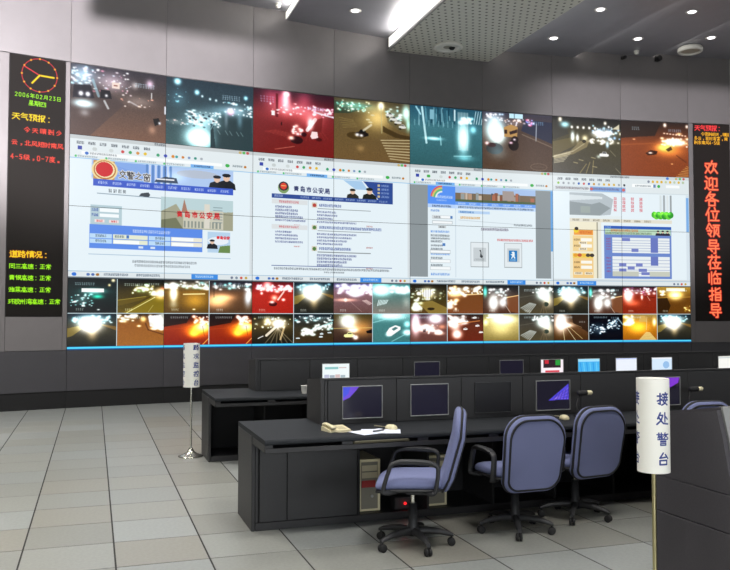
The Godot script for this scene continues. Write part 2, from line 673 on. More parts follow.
func ceiling_fittings() -> void:
	for f in [
		[Vector3(4.71, 7.51, -14.52), "recessed downlight alone in the smooth strip left of the perforated ceiling board"],
		[Vector3(9.14, 7.486, -14.57), "recessed downlight in the strip right of the perforated board, near the wall"],
		[Vector3(9.12, 7.486, -12.89), "recessed downlight in the strip right of the perforated board, at the picture's top edge"],
		[Vector3(11.12, 7.635, -14.38), "recessed downlight behind the small white smoke detector, left of the big ring"],
		[Vector3(11.14, 7.635, -12.74), "recessed downlight in the reddish ceiling strip at the picture's top right"],
		[Vector3(12.71, 7.70, -13.96), "recessed downlight just right of the big white ceiling ring"]]:
		var o := thing("downlight", f[1], "downlight", f[0], 0.0, "recessed ceiling downlights")
		var st := mb()
		lathe(st, [[0.075, 0.0], [0.115, 0.0], [0.12, -0.006], [0.11, -0.012], [0.085, -0.006], [0.075, 0.0]], 20)
		part("trim_ring", st, M.white, o)
		var g := mb()
		lathe(g, [[0.08, -0.004], [0.07, -0.012], [0.03, -0.02]], 20)
		part("lamp", g, glow(Color(1, 0.98, 1.0), 4.0), o)
		var sp := SpotLight3D.new()
		sp.name = "downlight_beam"
		sp.spot_angle = 62.0
		sp.spot_angle_attenuation = 0.5
		sp.spot_range = 30.0
		sp.spot_attenuation = 2.0
		sp.light_energy = 0.35
		sp.light_size = 0.06
		sp.shadow_enabled = true
		sp.rotation.x = -PI / 2
		sp.position.y = -0.05
		o.add_child(sp)
	# round loudspeaker in the perforated board
	var sk := thing("ceiling_speaker", "round white ceiling loudspeaker set in the perforated board", "loudspeaker", Vector3(6.9, 7.21, -15.02))
	var a := mb()
	lathe(a, [[0.2, 0.0], [0.3, 0.0], [0.31, -0.03], [0.28, -0.05], [0.22, -0.045], [0.2, -0.02]], 32)
	part("rim", a, M.white, sk)
	a = mb()
	lathe(a, [[0.21, -0.012], [0.1, -0.02], [0.01, -0.022]], 28)
	part("grille", a, mat(Color8(150, 146, 134), 0.6), sk)
	a = mb()
	lathe(a, [[0.001, -0.07], [0.045, -0.055], [0.07, -0.02], [0.07, 0.0]], 18, Vector3(0.09, 0, 0.0))
	part("dome", a, M.black, sk)
	# large hanging ring
	var rg := thing("ceiling_ring", "large round white ring fitting hanging below the ceiling at the upper right", "ceiling fitting", Vector3(12.72, 7.69, -14.62))
	a = mb()
	lathe(a, [[0.25, 0.0], [0.27, -0.02], [0.27, -0.09], [0.255, -0.105], [0.225, -0.105], [0.21, -0.07], [0.21, 0.0]], 36)
	part("rim", a, M.white, rg)
	a = mb()
	lathe(a, [[0.212, -0.07], [0.1, -0.08], [0.005, -0.08]], 28)
	part("grille", a, mat(Color8(176, 168, 150), 0.6), rg)
	for d in [[Vector3(3.34, 7.73, -15.2), "small white smoke detector beside the glowing ceiling step at the upper left"], [Vector3(11.6, 7.635, -15.05), "small white smoke detector where the reddish ceiling strip meets the wall"]]:
		var o := thing("smoke_detector", d[1], "smoke detector", d[0], 0.0, "smoke detectors on the ceiling")
		a = mb()
		lathe(a, [[0.06, 0.0], [0.06, -0.02], [0.045, -0.03]], 20)
		part("base", a, M.white, o)
		a = mb()
		lathe(a, [[0.045, -0.03], [0.05, -0.06], [0.035, -0.085], [0.005, -0.09]], 20)
		part("sensor_head", a, M.white, o)
	for d in [[Vector3(12.3, 7.6, -15.2), 0.08, "larger black camera bracket on the wall under the ceiling, left of the big ring"], [Vector3(11.45, 7.56, -15.33), 0.045, "smaller black camera bracket on the wall under the smoke detector"]]:
		var o := thing("camera_bracket", d[2], "camera", d[0])
		var r: float = d[1]
		bx("wall_plate", Vector3(-r * 0.6, -r, -0.06), Vector3(r * 0.6, r * 0.5, -0.03), M.black, o)
		a = mb()
		tube(a, [Vector3(0, -r * 0.2, -0.05), Vector3(0, -r * 0.1, -0.01), Vector3(0, -r * 0.3, 0.03)], r * 0.25, r * 0.25, Vector3.RIGHT)
		part("arm", a, M.black, o)
		a = mb()
		lathe(a, [[r * 0.5, -0.05], [r * 0.8, -0.045], [r * 0.8, 0.05], [r * 0.6, 0.06]], 18, Vector3(0, -r * 0.4, 0.03), Basis(Vector3.RIGHT, PI / 2))
		part("camera_body", a, M.black, o)


# ------------------------------------------------------------------ the video wall

func video_wall() -> void:
	var street := [
		"brown night road with white headlights at left", "teal night avenue packed with white headlights", "red-lit night crossing with one pale car cluster",
		"golden crossing with a lone dark car and zebra stripes", "blurred teal street with tall white light streaks", "brown road with an orange lorry before bright shopfronts",
		"curving lane with a white saloon car and painted stripes", "orange-lit junction with a dazzle of lamps at right"]
	var quarter := [["upper left", "upper right"], ["lower left", "lower right"]]
	var page := ["blue web page with round red emblem", "web page with police badge and link lists", "web page with grey margins and rainbow mark", "web page with beige login boxes"]
	var small := [
		"green gantry, yellow highway, white glare, brown junction", "two golden streets above two orange ones", "red crossing, white glare, golden streaks, diagonal queue",
		"lilac crossing, teal zebra, yellow taxi, pale car", "lamp-lit avenue, brown square, two busy crossings", "teal signal, two striped crossings, pale yellow haze",
		"white glare, teal signal, golden lanes, dark blue street", "red road, golden road, striped orange square, white glare"]
	var tops := []
	for k in 8: tops.append(screen_mat(street_picture(k)))
	var pages := [screen_mat(web_page(0)), screen_mat(web_page(1)), screen_mat(web_page(2)), screen_mat(web_page(3))]
	var lows := []
	for k in 8: lows.append(screen_mat(camera_grid(k)))
	var body := mb()
	box(body, Vector3(0.001, 0.001, -0.6), Vector3(PW - 0.001, PH - 0.001, -0.004), 0.001)
	var cabinet := mesh_of(body, M.black)
	for row in 4:                        # 0 is the top row
		for c in 8:
			var label := ""
			var m: Material
			var r := Rect2(0, 0, 1, 1)
			if row == 0:
				label = "top row display cube showing a " + street[c]
				m = tops[c]
			elif row == 3:
				label = "bottom row cube with four street views: " + small[c]
				m = lows[c]
			else:
				label = "display cube with %s quarter of the %s" % [quarter[row - 1][c % 2], page[c / 2]]
				m = pages[c / 2]
				r = Rect2(0.5 * (c % 2), 0.5 * (row - 1), 0.5, 0.5)
			var o := thing("display_cube", label, "display", Vector3.ZERO, 0.0, "display cubes of the video wall")
			o.transform = facet(c).translated_local(Vector3(0, YB + PH * (3 - row), 0))
			put("cabinet", cabinet, o)
			var st := mb()
			var i := 0.004
			uvquad(st, Vector3(i, i, 0), Vector3(PW - i, i, 0), Vector3(PW - i, PH - i, 0), Vector3(i, PH - i, 0), r)
			part("screen", st, m, o)


func screen_mat(im: Image) -> StandardMaterial3D:
	var m := mat(Color8(12, 12, 13), 0.3, 0.0, 0.3)
	m.emission_enabled = true
	m.emission_operator = BaseMaterial3D.EMISSION_OP_MULTIPLY
	m.emission = Color.WHITE
	m.emission_texture = ImageTexture.create_from_image(im)
	m.emission_energy_multiplier = 1.0
	m.texture_repeat = false
	return m


func led_boards() -> void:
	for k in 2:
		var i := -1 if k == 0 else 8
		var b := board_span(i)
		var o := thing("led_board", ["tall dark LED text board with a red clock face at left of the video wall", "tall dark LED text board with a column of large red characters at the right edge"][k], "led sign", Vector3.ZERO, 0.0, "LED text boards beside the video wall")
		o.transform = facet(i)
		var st := mb()
		box(st, Vector3(b[0], b[2], -0.03), Vector3(b[1], YT + 0.005, 0.004), 0.003)
		part("case", st, mat(Color8(28, 25, 24), 0.75), o)
		st = mb()
		uvquad(st, Vector3(b[0] + 0.008, b[2] + 0.008, 0.006), Vector3(b[1] - 0.008, b[2] + 0.008, 0.006), Vector3(b[1] - 0.008, YT - 0.006, 0.006), Vector3(b[0] + 0.008, YT - 0.006, 0.006))
		var m := screen_mat(board_left() if k == 0 else board_right())
		m.albedo_color = Color8(28, 25, 23) if k == 0 else Color8(40, 35, 33)
		m.roughness = 0.8
		part("led_screen", st, m, o)


# ------------------------------------------------------------------ painting what the screens show

var I: Image                        # the picture being painted
var V := Rect2(0, 0, 1, 1)          # the part of it that 0..1 stands for, in pixels


func canvas(w: int, h: int, c := Color.BLACK) -> void:
	I = Image.create(w, h, false, Image.FORMAT_RGB8)
	I.fill(c)
	V = Rect2(0, 0, w, h)


func C(s: String) -> Color:
	return Color.html(s)


# vertical gradient of three colours with a little grain
func bg(a: String, b: String, c: String, mid := 0.5) -> void:
	var ca := C(a)
	var cb := C(b)
	var cc := C(c)
	for y in int(V.size.y):
		var v := y / V.size.y
		var col := ca.lerp(cb, v / mid) if v < mid else cb.lerp(cc, (v - mid) / (1.0 - mid))
		for x in int(V.size.x):
			var n := rng.randf_range(0.9, 1.1)
			I.set_pixel(int(V.position.x) + x, int(V.position.y) + y, Color(col.r * n, col.g * n, col.b * n))


# soft light added round (x, y)
func gl(x: float, y: float, rx: float, ry: float, col: String, s := 1.0) -> void:
	var c := C(col) * s
	var cx := V.position.x + x * V.size.x
	var cy := V.position.y + y * V.size.y
	rx *= V.size.x
	ry *= V.size.y
	var e := V.end
	for py in range(maxi(int(cy - ry * 2.2), int(V.position.y)), mini(int(cy + ry * 2.2) + 1, int(e.y))):
		for px in range(maxi(int(cx - rx * 2.2), int(V.position.x)), mini(int(cx + rx * 2.2) + 1, int(e.x))):
			var d := Vector2((px - cx) / rx, (py - cy) / ry).length_squared()
			if d > 4.6: continue
			var a := exp(-d * 1.1)
			var o := I.get_pixel(px, py)
			I.set_pixel(px, py, Color(minf(o.r + c.r * a, 1.0), minf(o.g + c.g * a, 1.0), minf(o.b + c.b * a, 1.0)))


# line in pixels with soft edge
func seg(a: Vector2, b: Vector2, hw: float, c: Color, alpha := 1.0) -> void:
	var e := V.end
	var ab := b - a
	var ll := maxf(ab.length_squared(), 1e-6)
	for py in range(maxi(int(minf(a.y, b.y) - hw - 1), int(V.position.y)), mini(int(maxf(a.y, b.y) + hw + 2), int(e.y))):
		for px in range(maxi(int(minf(a.x, b.x) - hw - 1), int(V.position.x)), mini(int(maxf(a.x, b.x) + hw + 2), int(e.x))):
			var p := Vector2(px, py)
			var t := clampf((p - a).dot(ab) / ll, 0.0, 1.0)
			var k := clampf(hw + 0.5 - p.distance_to(a + ab * t), 0.0, 1.0) * alpha
			if k > 0.0: I.set_pixel(px, py, I.get_pixel(px, py).lerp(c, k))


func P(x: float, y: float) -> Vector2:
	return V.position + Vector2(x, y) * V.size


func ln(x0: float, y0: float, x1: float, y1: float, w: float, col: String, alpha := 1.0) -> void:
	seg(P(x0, y0), P(x1, y1), w * V.size.x / 360.0, C(col), alpha)


func rect(x0: float, y0: float, x1: float, y1: float, col: String) -> void:
	var a := P(x0, y0)
	var b := P(x1, y1)
	I.fill_rect(Rect2i(int(a.x), int(a.y), maxi(1, int(b.x) - int(a.x)), maxi(1, int(b.y) - int(a.y))), C(col))


func pg(p: Array, col: String, alpha := 1.0) -> void:
	var c := C(col)
	var q := PackedVector2Array()
	for k in range(0, p.size(), 2): q.append(P(p[k], p[k + 1]))
	var lo := q[0]
	var hi := q[0]
	for v in q:
		lo = lo.min(v)
		hi = hi.max(v)
	for y in range(maxi(int(lo.y), int(V.position.y)), mini(int(hi.y) + 1, int(V.end.y))):
		for x in range(maxi(int(lo.x), int(V.position.x)), mini(int(hi.x) + 1, int(V.end.x))):
			if Geometry2D.is_point_in_polygon(Vector2(x + 0.5, y + 0.5), q):
				I.set_pixel(x, y, I.get_pixel(x, y).lerp(c, alpha))


func el(x: float, y: float, rx: float, ry: float, col: String, alpha := 1.0) -> void:
	var p := []
	for k in 20:
		p.append(x + rx * cos(TAU * k / 20))
		p.append(y + ry * sin(TAU * k / 20))
	pg(p, col, alpha)


# scattered lamps
func sp(x0: float, y0: float, x1: float, y1: float, n: int, cols: Array, r := 0.012) -> void:
	gl((x0 + x1) / 2, (y0 + y1) / 2, (x1 - x0) * 0.38, (y1 - y0) * 0.45, cols[0], 0.22)
	for k in int(n * 1.5):
		var q := r * rng.randf_range(0.35, 1.2)
		gl(rng.randf_range(x0, x1), rng.randf_range(y0, y1), q * rng.randf_range(0.8, 1.8), q * 1.2, cols[k % cols.size()], rng.randf_range(0.6, 1.2))


# n painted stripes between two edges, each given by its two ends
func stripes(a0: Vector2, a1: Vector2, b0: Vector2, b1: Vector2, n: int, w: float, col: String, alpha := 0.8) -> void:
	for k in n:
		var t := (k + 0.5) / n
		var p := a0.lerp(a1, t)
		var q := b0.lerp(b1, t)
		ln(p.x, p.y, q.x, q.y, w, col, alpha)


func car(x: float, y: float, w: float, body: String, lamp := "ffffff") -> void:
	pg([x - w, y, x - w * 0.9, y - w * 0.45, x - w * 0.45, y - w * 0.55, x - w * 0.25, y - w * 1.0, x + w * 0.45, y - w * 1.0, x + w * 0.65, y - w * 0.5, x + w, y - w * 0.35, x + w, y + w * 0.1, x + w * 0.6, y + w * 0.3, x - w * 0.7, y + w * 0.3], body)
	pg([x - w * 0.2, y - w * 0.9, x + w * 0.4, y - w * 0.9, x + w * 0.5, y - w * 0.5, x - w * 0.35, y - w * 0.5], "202428", 0.7)
	if lamp:
		gl(x - w * 0.75, y, w * 0.3, w * 0.3, lamp)
		gl(x - w * 0.1, y + w * 0.1, w * 0.25, w * 0.25, lamp)


# a blurred caption: rows of small blocks too coarse to read, as in the photograph
func cap(x: float, y: float, w: float, h: float, n: int, col := "c8e8ff") -> void:
	for k in n:
		var gx := x + w * k / n
		var gw := w / n * 0.78
		for s in 3:
			var yy := y + h * (0.12 + 0.38 * s)
			ln(gx, yy, gx + gw * rng.randf_range(0.5, 1.0), yy, 0.7, col, 0.8)
		ln(gx + gw * rng.randf_range(0.1, 0.9), y, gx + gw * 0.5, y + h, 0.7, col, 0.7)


func street_picture(k: int) -> Image:
	canvas(224, 168)
	rng.seed = 100 + k
	match k:
		0:
			bg("48444e", "5e504c", "8a6450", 0.35)
			pg([0, 0.22, 0.24, 0.2, 0.55, 0.5, 0.2, 1, 0, 1], "54484a", 0.5)
			gl(0.12, 0.14, 0.14, 0.14, "6088a0", 0.8)
			gl(0.42, 0.2, 0.16, 0.12, "807080", 0.5)
			sp(0.0, 0.02, 0.22, 0.34, 26, ["9adcff", "e8f4ff", "d8a0c0", "60a0c0"], 0.014)
			sp(0.22, 0.02, 0.62, 0.36, 30, ["f0d8e8", "ffffff", "c05070", "80a0c0"], 0.009)
			rect(0.42, 0.2, 0.5, 0.29, "f0d8cc")
			rect(0.44, 0.235, 0.48, 0.25, "a05a50")
			ln(0.22, 0.2, 0.28, 0.42, 5, "a8dcf0", 0.6)
			pg([0.03, 0.3, 0.2, 0.28, 0.24, 0.46, 0.02, 0.48], "2c2c38", 0.9)
			pg([0.3, 0.33, 0.4, 0.33, 0.42, 0.44, 0.3, 0.45], "24242c", 0.9)
			gl(0.1, 0.41, 0.022, 0.03, "ffffff", 1.4)
			gl(0.17, 0.41, 0.022, 0.03, "ffffff", 1.4)
			gl(0.13, 0.55, 0.1, 0.055, "b0f0ff", 1.2)
			gl(0.14, 0.68, 0.05, 0.05, "708088", 0.6)
			gl(0.36, 0.4, 0.015, 0.02, "ffffff")
			ln(0.34, 0.48, 0.38, 0.58, 4, "e8f0f4", 0.7)
			ln(0.6, 0.44, 0.7, 0.5, 3, "c0bcc0", 0.6)
			sp(0.5, 0.34, 0.9, 0.52, 9, ["f0e0d8", "ff8060"], 0.008)
			gl(0.66, 0.2, 0.035, 0.05, "a09c98", 0.7)
			ln(0.84, 0.28, 0.84, 0.36, 1.6, "ffffff")
			gl(0.82, 0.15, 0.04, 0.06, "d8b0d0", 0.8)
			cap(0.66, 0.16, 0.22, 0.06, 8)
			pg([0.86, 0.66, 0.92, 0.64, 0.95, 0.72, 0.88, 0.76], "2c2828")
			gl(0.93, 0.71, 0.014, 0.02, "e8f0ff")
			gl(0.85, 0.82, 0.04, 0.06, "604838", 0.7)
			ln(0.99, 0.46, 0.99, 0.56, 3, "e8f0ff", 0.9)
		1:
			bg("304654", "3c5660", "46686a", 0.4)
			pg([0.62, 0.42, 0.98, 0.5, 1, 1, 0.5, 1, 0.5, 0.7], "31474c", 0.8)
			gl(0.4, 0.62, 0.18, 0.14, "a0d8e0", 0.55)
			gl(0.7, 0.42, 0.2, 0.08, "80b0c0", 0.5)
			gl(0.12, 0.05, 0.035, 0.045, "a0f0ff", 1.4)
			gl(0.34, 0.18, 0.025, 0.035, "90e8ff", 1.3)
			gl(0.91, 0.18, 0.022, 0.03, "80d8f8", 1.2)
			for p in [[0.4, 0.23], [0.49, 0.26], [0.56, 0.27]]: gl(p[0], p[1], 0.012, 0.018, "d0f4ff", 1.0)
			sp(0.02, 0.15, 0.25, 0.45, 9, ["58a0b8", "a0d8e8"], 0.008)
			sp(0.22, 0.45, 0.62, 0.68, 60, ["ffffff", "d8f8ff", "a8d0d8", "58788a"], 0.012)
			for q in 16: el(rng.randf_range(0.26, 0.55), rng.randf_range(0.5, 0.72), 0.016, 0.014, "283c48", 0.8)
			gl(0.35, 0.86, 0.13, 0.13, "c8fbff", 1.5)
			gl(0.42, 0.9, 0.1, 0.12, "a0e8f0", 0.8)
			pg([0.5, 0.68, 0.53, 0.68, 0.56, 1, 0.5, 1], "2c4248", 0.9)
			ln(0.5, 0.72, 0.6, 0.48, 2, "90c8d0", 0.7)
			sp(0.64, 0.28, 0.98, 0.48, 26, ["e0f8ff", "ffffff", "80c8e0"], 0.011)
			gl(0.73, 0.42, 0.035, 0.045, "ff4070", 1.1)
			gl(0.73, 0.41, 0.015, 0.02, "ffffff", 1.0)
			gl(0.68, 0.55, 0.02, 0.12, "4a4850", 0.7)
			gl(0.84, 0.55, 0.03, 0.1, "4a6878", 0.6)
			for p in [0.58, 0.67, 0.72, 0.8, 0.85]: ln(p, 0.72, p + 0.03, 0.78, 1.2, "b0d0d0", 0.6)
			cap(0.63, 0.17, 0.22, 0.07, 8)
			sp(0.0, 0.62, 0.22, 0.7, 7, ["e0d0c0", "ff9080"], 0.008)
		2:
			bg("441c30", "8c2c30", "8a2420", 0.4)
			for p in [[0.2, 0.1], [0.33, 0.12], [0.62, 0.1]]: gl(p[0], p[1], 0.1, 0.14, "903040", 0.6)
			gl(0.45, 0.3, 0.32, 0.16, "c05858", 0.5)
			gl(0.72, 0.4, 0.14, 0.16, "d07070", 0.5)
			gl(0.39, 0.12, 0.05, 0.16, "ffb0b0", 1.1)
			gl(0.4, 0.04, 0.03, 0.03, "ffffff", 1.2)
			pg([0.27, 0.05, 0.3, 0.05, 0.3, 0.42, 0.27, 0.42], "701c24", 0.8)
			sp(0.2, 0.18, 0.75, 0.36, 24, ["ffd0d8", "ff7070", "ffffff"], 0.01)
			rect(0.22, 0.33, 0.26, 0.4, "fff0f0")
			sp(0.72, 0.2, 1.0, 0.36, 26, ["ffffff", "c0c8ff", "ffa0d0"], 0.012)
			ln(0.74, 0.28, 1.0, 0.34, 3.5, "f0f0ff", 0.8)
			pg([0.74, 0.42, 0.86, 0.36, 0.84, 0.6, 0.7, 0.68], "7c2626", 0.7)
			ln(0.66, 0.58, 0.76, 0.4, 8, "ffd8d8", 0.9)
			gl(0.7, 0.48, 0.035, 0.09, "ffffff", 0.9)
			stripes(Vector2(0.12, 0.66), Vector2(0.38, 0.72), Vector2(0.26, 0.62), Vector2(0.5, 0.66), 8, 1.0, "e06050", 0.5)
			stripes(Vector2(0.62, 0.76), Vector2(0.95, 0.7), Vector2(0.66, 0.62), Vector2(0.86, 0.58), 7, 1.0, "e06050", 0.35)
			ln(0.26, 0.93, 0.5, 0.86, 1.5, "f09078", 0.7)
			sp(0.46, 0.5, 0.6, 0.66, 12, ["fff0e0", "ffd0c0", "ffffff"], 0.016)
			el(0.53, 0.76, 0.08, 0.06, "38141c", 0.9)
			gl(0.46, 0.73, 0.035, 0.03, "ffe8c8", 1.1)
			el(0.62, 0.66, 0.035, 0.035, "401420", 0.9)
			pg([0.7, 0.68, 0.72, 0.6, 0.79, 0.6, 0.8, 0.7, 0.72, 0.72], "f8d8d8")
			el(0.81, 0.72, 0.04, 0.03, "501418", 0.8)
			cap(0.08, 0.1, 0.18, 0.1, 5, "c0c0f0")
			cap(0.66, 0.2, 0.22, 0.05, 7, "d0d0ff")
			el(0.34, 0.52, 0.008, 0.03, "401018")
		3:
			bg("5a5038", "74603a", "7c6038", 0.35)
			gl(0.5, 0.3, 0.2, 0.2, "403818", 0.7)
			pg([0, 0.05, 0.5, 0.08, 0.2, 0.24, 0, 0.26], "3a4a3c", 0.8)
			sp(0.03, 0.03, 0.46, 0.2, 34, ["50c8a8", "d0f8e8", "40a0a0", "e8d8a0"], 0.012)
			gl(0.58, 0.25, 0.16, 0.2, "b09858", 0.6)
			gl(0.3, 0.1, 0.24, 0.07, "508878", 0.6)
			gl(0.61, 0.07, 0.035, 0.06, "fff8d0", 1.4)
			ln(0.61, 0.1, 0.62, 0.52, 2.2, "c8c088", 0.7)
			pg([0.66, 0.1, 1, 0.1, 1, 0.5, 0.86, 0.46, 0.7, 0.34], "706848", 0.6)
			sp(0.68, 0.06, 0.9, 0.3, 16, ["60c0d8", "a0d0e0"], 0.016)
			gl(0.95, 0.15, 0.05, 0.12, "90f0ff", 1.1)
			gl(0.98, 0.35, 0.03, 0.1, "60d8e0", 0.8)
			for p in [[0.73, 0.22], [0.78, 0.28], [0.84, 0.33], [0.9, 0.4]]:
				car(p[0], p[1], 0.05, "d8d8d0", "")
				el(p[0] - 0.03, p[1] + 0.025, 0.02, 0.014, "2c241c", 0.8)
			pg([0.64, 0.4, 0.7, 0.44, 0.86, 0.52, 1, 0.54, 1, 0.6, 0.8, 0.58, 0.64, 0.5], "4c3c20", 0.8)
			stripes(Vector2(0.6, 0.62), Vector2(0.74, 0.96), Vector2(1.0, 0.58), Vector2(1.0, 0.98), 8, 2.0, "ecdcaa", 0.75)
			stripes(Vector2(0.05, 0.3), Vector2(0.12, 0.5), Vector2(0.24, 0.34), Vector2(0.3, 0.46), 5, 1.0, "b09858", 0.6)
			el(0.28, 0.6, 0.12, 0.06, "4c3a1c", 0.7)
			car(0.36, 0.58, 0.085, "2c2420")
			ln(0.38, 0.5, 0.48, 0.4, 5, "f0e8c8", 0.7)
			gl(0.34, 0.8, 0.05, 0.05, "504028", 0.6)
			for p in [[0.44, 0.32], [0.47, 0.36], [0.5, 0.24]]: el(p[0], p[1], 0.03, 0.014, "e8dca8", 0.8)
		4:
			bg("2c6078", "44808c", "376a70", 0.35)
			for q in 22:
				var x := rng.randf_range(0.02, 0.6)
				ln(x, rng.randf_range(0.0, 0.15), x + rng.randf_range(-0.01, 0.02), rng.randf_range(0.2, 0.32), 3, ["143c50", "5aa0b4", "8cc4d4"][q % 3], 0.6)
			rect(0.27, 0.05, 0.33, 0.22, "7cb8cc")
			ln(0.16, 0.02, 0.22, 0.62, 5, "c8f8ff", 0.85)
			ln(0.08, 0.02, 0.14, 0.14, 4, "b0f0ff", 0.8)
			gl(0.32, 0.54, 0.1, 0.025, "b0f8ff", 1.0)
			ln(0.41, 0.5, 0.42, 0.64, 3, "a8f0f8", 0.7)
			ln(0.61, 0.03, 0.61, 0.2, 4, "d8f8ff", 0.9)
			gl(0.73, 0.5, 0.07, 0.22, "c8ffff", 1.3)
			for q in 7: ln(0.66 + q * 0.022, 0.06, 0.67 + q * 0.02, 0.7, 2.4, "eaffff", 0.5)
			sp(0.66, 0.14, 0.86, 0.24, 12, ["a0e8f8", "d8ffff"], 0.02)
			for q in 4: ln(0.88 + q * 0.035, 0.24, 0.91 + q * 0.035, 0.02, 1.6, "d8f8ff", 0.9)
			gl(0.87, 0.34, 0.04, 0.06, "80d0e0", 0.8)
			ln(0.6, 0.82, 0.84, 0.8, 3, "98d8dc", 0.6)
			gl(0.75, 0.84, 0.12, 0.05, "4a9098", 0.6)
			for q in 9: ln(0.06 + q * 0.065, 0.24, 0.06 + q * 0.065, 0.33, 2.4, "8cc8d4", 0.5)
		5:
			bg("4c4a5a", "604e46", "665040", 0.3)
			pg([0.55, 0.3, 1, 0.5, 1, 0.12, 0.6, 0.1], "36405c", 0.8)
			gl(0.17, 0.3, 0.13, 0.2, "a8f0ff", 1.3)
			gl(0.22, 0.42, 0.09, 0.12, "d0ffff", 0.9)
			sp(0.02, 0.02, 0.3, 0.18, 14, ["e8f0ff", "ffd8e0", "90c0e0"], 0.016)
			rect(0.38, 0.01, 0.58, 0.09, "bfeaf8")
			rect(0.45, 0.01, 0.46, 0.09, "7098b0")
			sp(0.3, 0.1, 0.6, 0.24, 14, ["ffd8c0", "e0a080", "c0d0ff"], 0.014)
			pg([0.3, 0.26, 0.4, 0.2, 0.5, 0.24, 0.49, 0.42, 0.31, 0.42], "c89858")
			pg([0.38, 0.33, 0.49, 0.28, 0.49, 0.34, 0.39, 0.38], "4a3a38")
			rect(0.31, 0.3, 0.35, 0.37, "503c34")
			sp(0.62, 0.08, 0.74, 0.2, 9, ["ff4060", "6080ff", "e0e0ff"], 0.014)
			cap(0.64, 0.12, 0.24, 0.06, 8, "90c8f0")
			ln(0.77, 0.16, 0.76, 0.46, 2.2, "b8c0d0", 0.9)
			ln(0.56, 0.36, 1.0, 0.56, 2.4, "a08c78", 0.6)
			el(0.44, 0.56, 0.075, 0.1, "2c2424", 0.85)
			el(0.46, 0.46, 0.05, 0.06, "302628", 0.9)
			gl(0.4, 0.52, 0.025, 0.02, "ffc0e0", 1.0)
			gl(0.45, 0.46, 0.02, 0.02, "f0e0f0", 0.9)
			el(0.17, 0.64, 0.12, 0.1, "404c52", 0.7)
			el(0.13, 0.58, 0.06, 0.04, "503434", 0.8)
			gl(0.06, 0.55, 0.025, 0.025, "ffb0b8", 1.0)
			gl(0.22, 0.7, 0.12, 0.12, "304850", 0.7)
			for q in 14:
				var a := TAU * q / 14
				ln(0.8 + 0.12 * cos(a), 0.92 + 0.06 * sin(a), 0.8 + 0.12 * cos(a + 0.5), 0.92 + 0.06 * sin(a + 0.5), 1.0, "a08a74", 0.6)
			ln(0.72, 0.92, 0.88, 0.92, 1.0, "908070", 0.5)
		6:
			bg("343434", "5e5840", "5a564a", 0.3)
			pg([0, 0.05, 0.16, 0.08, 0.24, 0.3, 0, 0.42], "4a4a44", 0.8)
			pg([0.0, 0.45, 0.4, 0.32, 0.4, 0.45, 0.0, 0.72], "84764a", 0.6)
			pg([0.4, 0.42, 0.54, 0.4, 0.5, 0.52, 0.3, 0.66, 0.02, 0.76, 0, 0.7, 0.26, 0.6], "9c8c62", 0.8)
			for q in 6: ln(0.02, 0.7 + 0.025 * q, 0.26 - 0.02 * q, 0.64 + 0.03 * q, 1.8, "e8dcb8", 0.7)
			ln(0.0, 0.72, 0.3, 0.6, 1.6, "f0e4c0", 0.8)
			ln(0.3, 0.6, 0.46, 0.46, 1.6, "d8ccA0", 0.8)
			gl(0.11, 0.04, 0.025, 0.04, "fff0c8", 1.2)
			gl(0.18, 0.13, 0.06, 0.05, "80d8f0", 1.1)
			for q in 5: gl(0.28 + q * 0.085, 0.17, 0.016, 0.022, "fff8f0", 1.3)
			gl(0.29, 0.34, 0.025, 0.08, "c8e8ff", 1.3)
			gl(0.36, 0.36, 0.02, 0.06, "d8e8ff", 1.2)
			gl(0.47, 0.36, 0.04, 0.05, "e8d8a8", 0.9)
			el(0.46, 0.42, 0.03, 0.03, "302c24", 0.8)
			gl(0.7, 0.27, 0.1, 0.06, "ffffff", 1.2)
			sp(0.58, 0.12, 1.0, 0.36, 30, ["60a0ff", "ffffff", "a0e0ff", "ffe8b0"], 0.018)
			gl(0.8, 0.46, 0.02, 0.05, "80c0ff", 1.2)
			gl(0.77, 0.07, 0.02, 0.03, "fff0d8", 1.1)
			pg([0.88, 0.17, 0.98, 0.08, 0.98, 0.18], "d8d0b0")
			sp(0.56, 0.36, 0.98, 0.45, 18, ["fff8e8", "d0c8b8"], 0.016)
			car(0.75, 0.66, 0.07, "f0f0ec", "")
			gl(0.67, 0.68, 0.03, 0.03, "a0b8b8", 0.7)
			stripes(Vector2(0.34, 1.0), Vector2(0.62, 1.0), Vector2(0.46, 0.84), Vector2(0.62, 0.74), 3, 1.8, "c0ac70", 0.7)
			for p in [[0.3, 0.8], [0.38, 0.75], [0.56, 0.7], [0.58, 0.86]]: ln(p[0], p[1], p[0] + 0.06, p[1] + 0.015, 2.0, "d0c088", 0.7)
			ln(0.84, 0.56, 0.92, 0.66, 1.4, "b0a888", 0.7)
			ln(0.92, 0.88, 1.0, 0.98, 1.4, "b0a888", 0.7)
			cap(0.62, 0.16, 0.26, 0.05, 8, "b8e0ff")
		7:
			bg("40322e", "a05028", "9c4a20", 0.4)
			pg([0, 0, 0.6, 0, 0.5, 0.26, 0.3, 0.28, 0, 0.32], "3c322e", 0.8)
			gl(0.7, 0.5, 0.2, 0.12, "e08020", 0.8)
			gl(0.8, 0.36, 0.14, 0.055, "fff0c0", 1.5)
			gl(0.62, 0.46, 0.09, 0.06, "ffb040", 0.9)
			sp(0.6, 0.28, 1.0, 0.44, 30, ["ffffff", "fff0d0", "ffd8a0"], 0.016)
			gl(0.65, 0.05, 0.022, 0.035, "ffe8d0", 1.3)
			gl(0.98, 0.06, 0.02, 0.03, "ffe0c8", 1.1)
			for q in 8: gl(0.64 + q * 0.045, 0.2 + 0.005 * q, 0.016, 0.012, "ffe0d0", 0.9)
			gl(0.86, 0.2, 0.04, 0.02, "ffc080", 1.0)
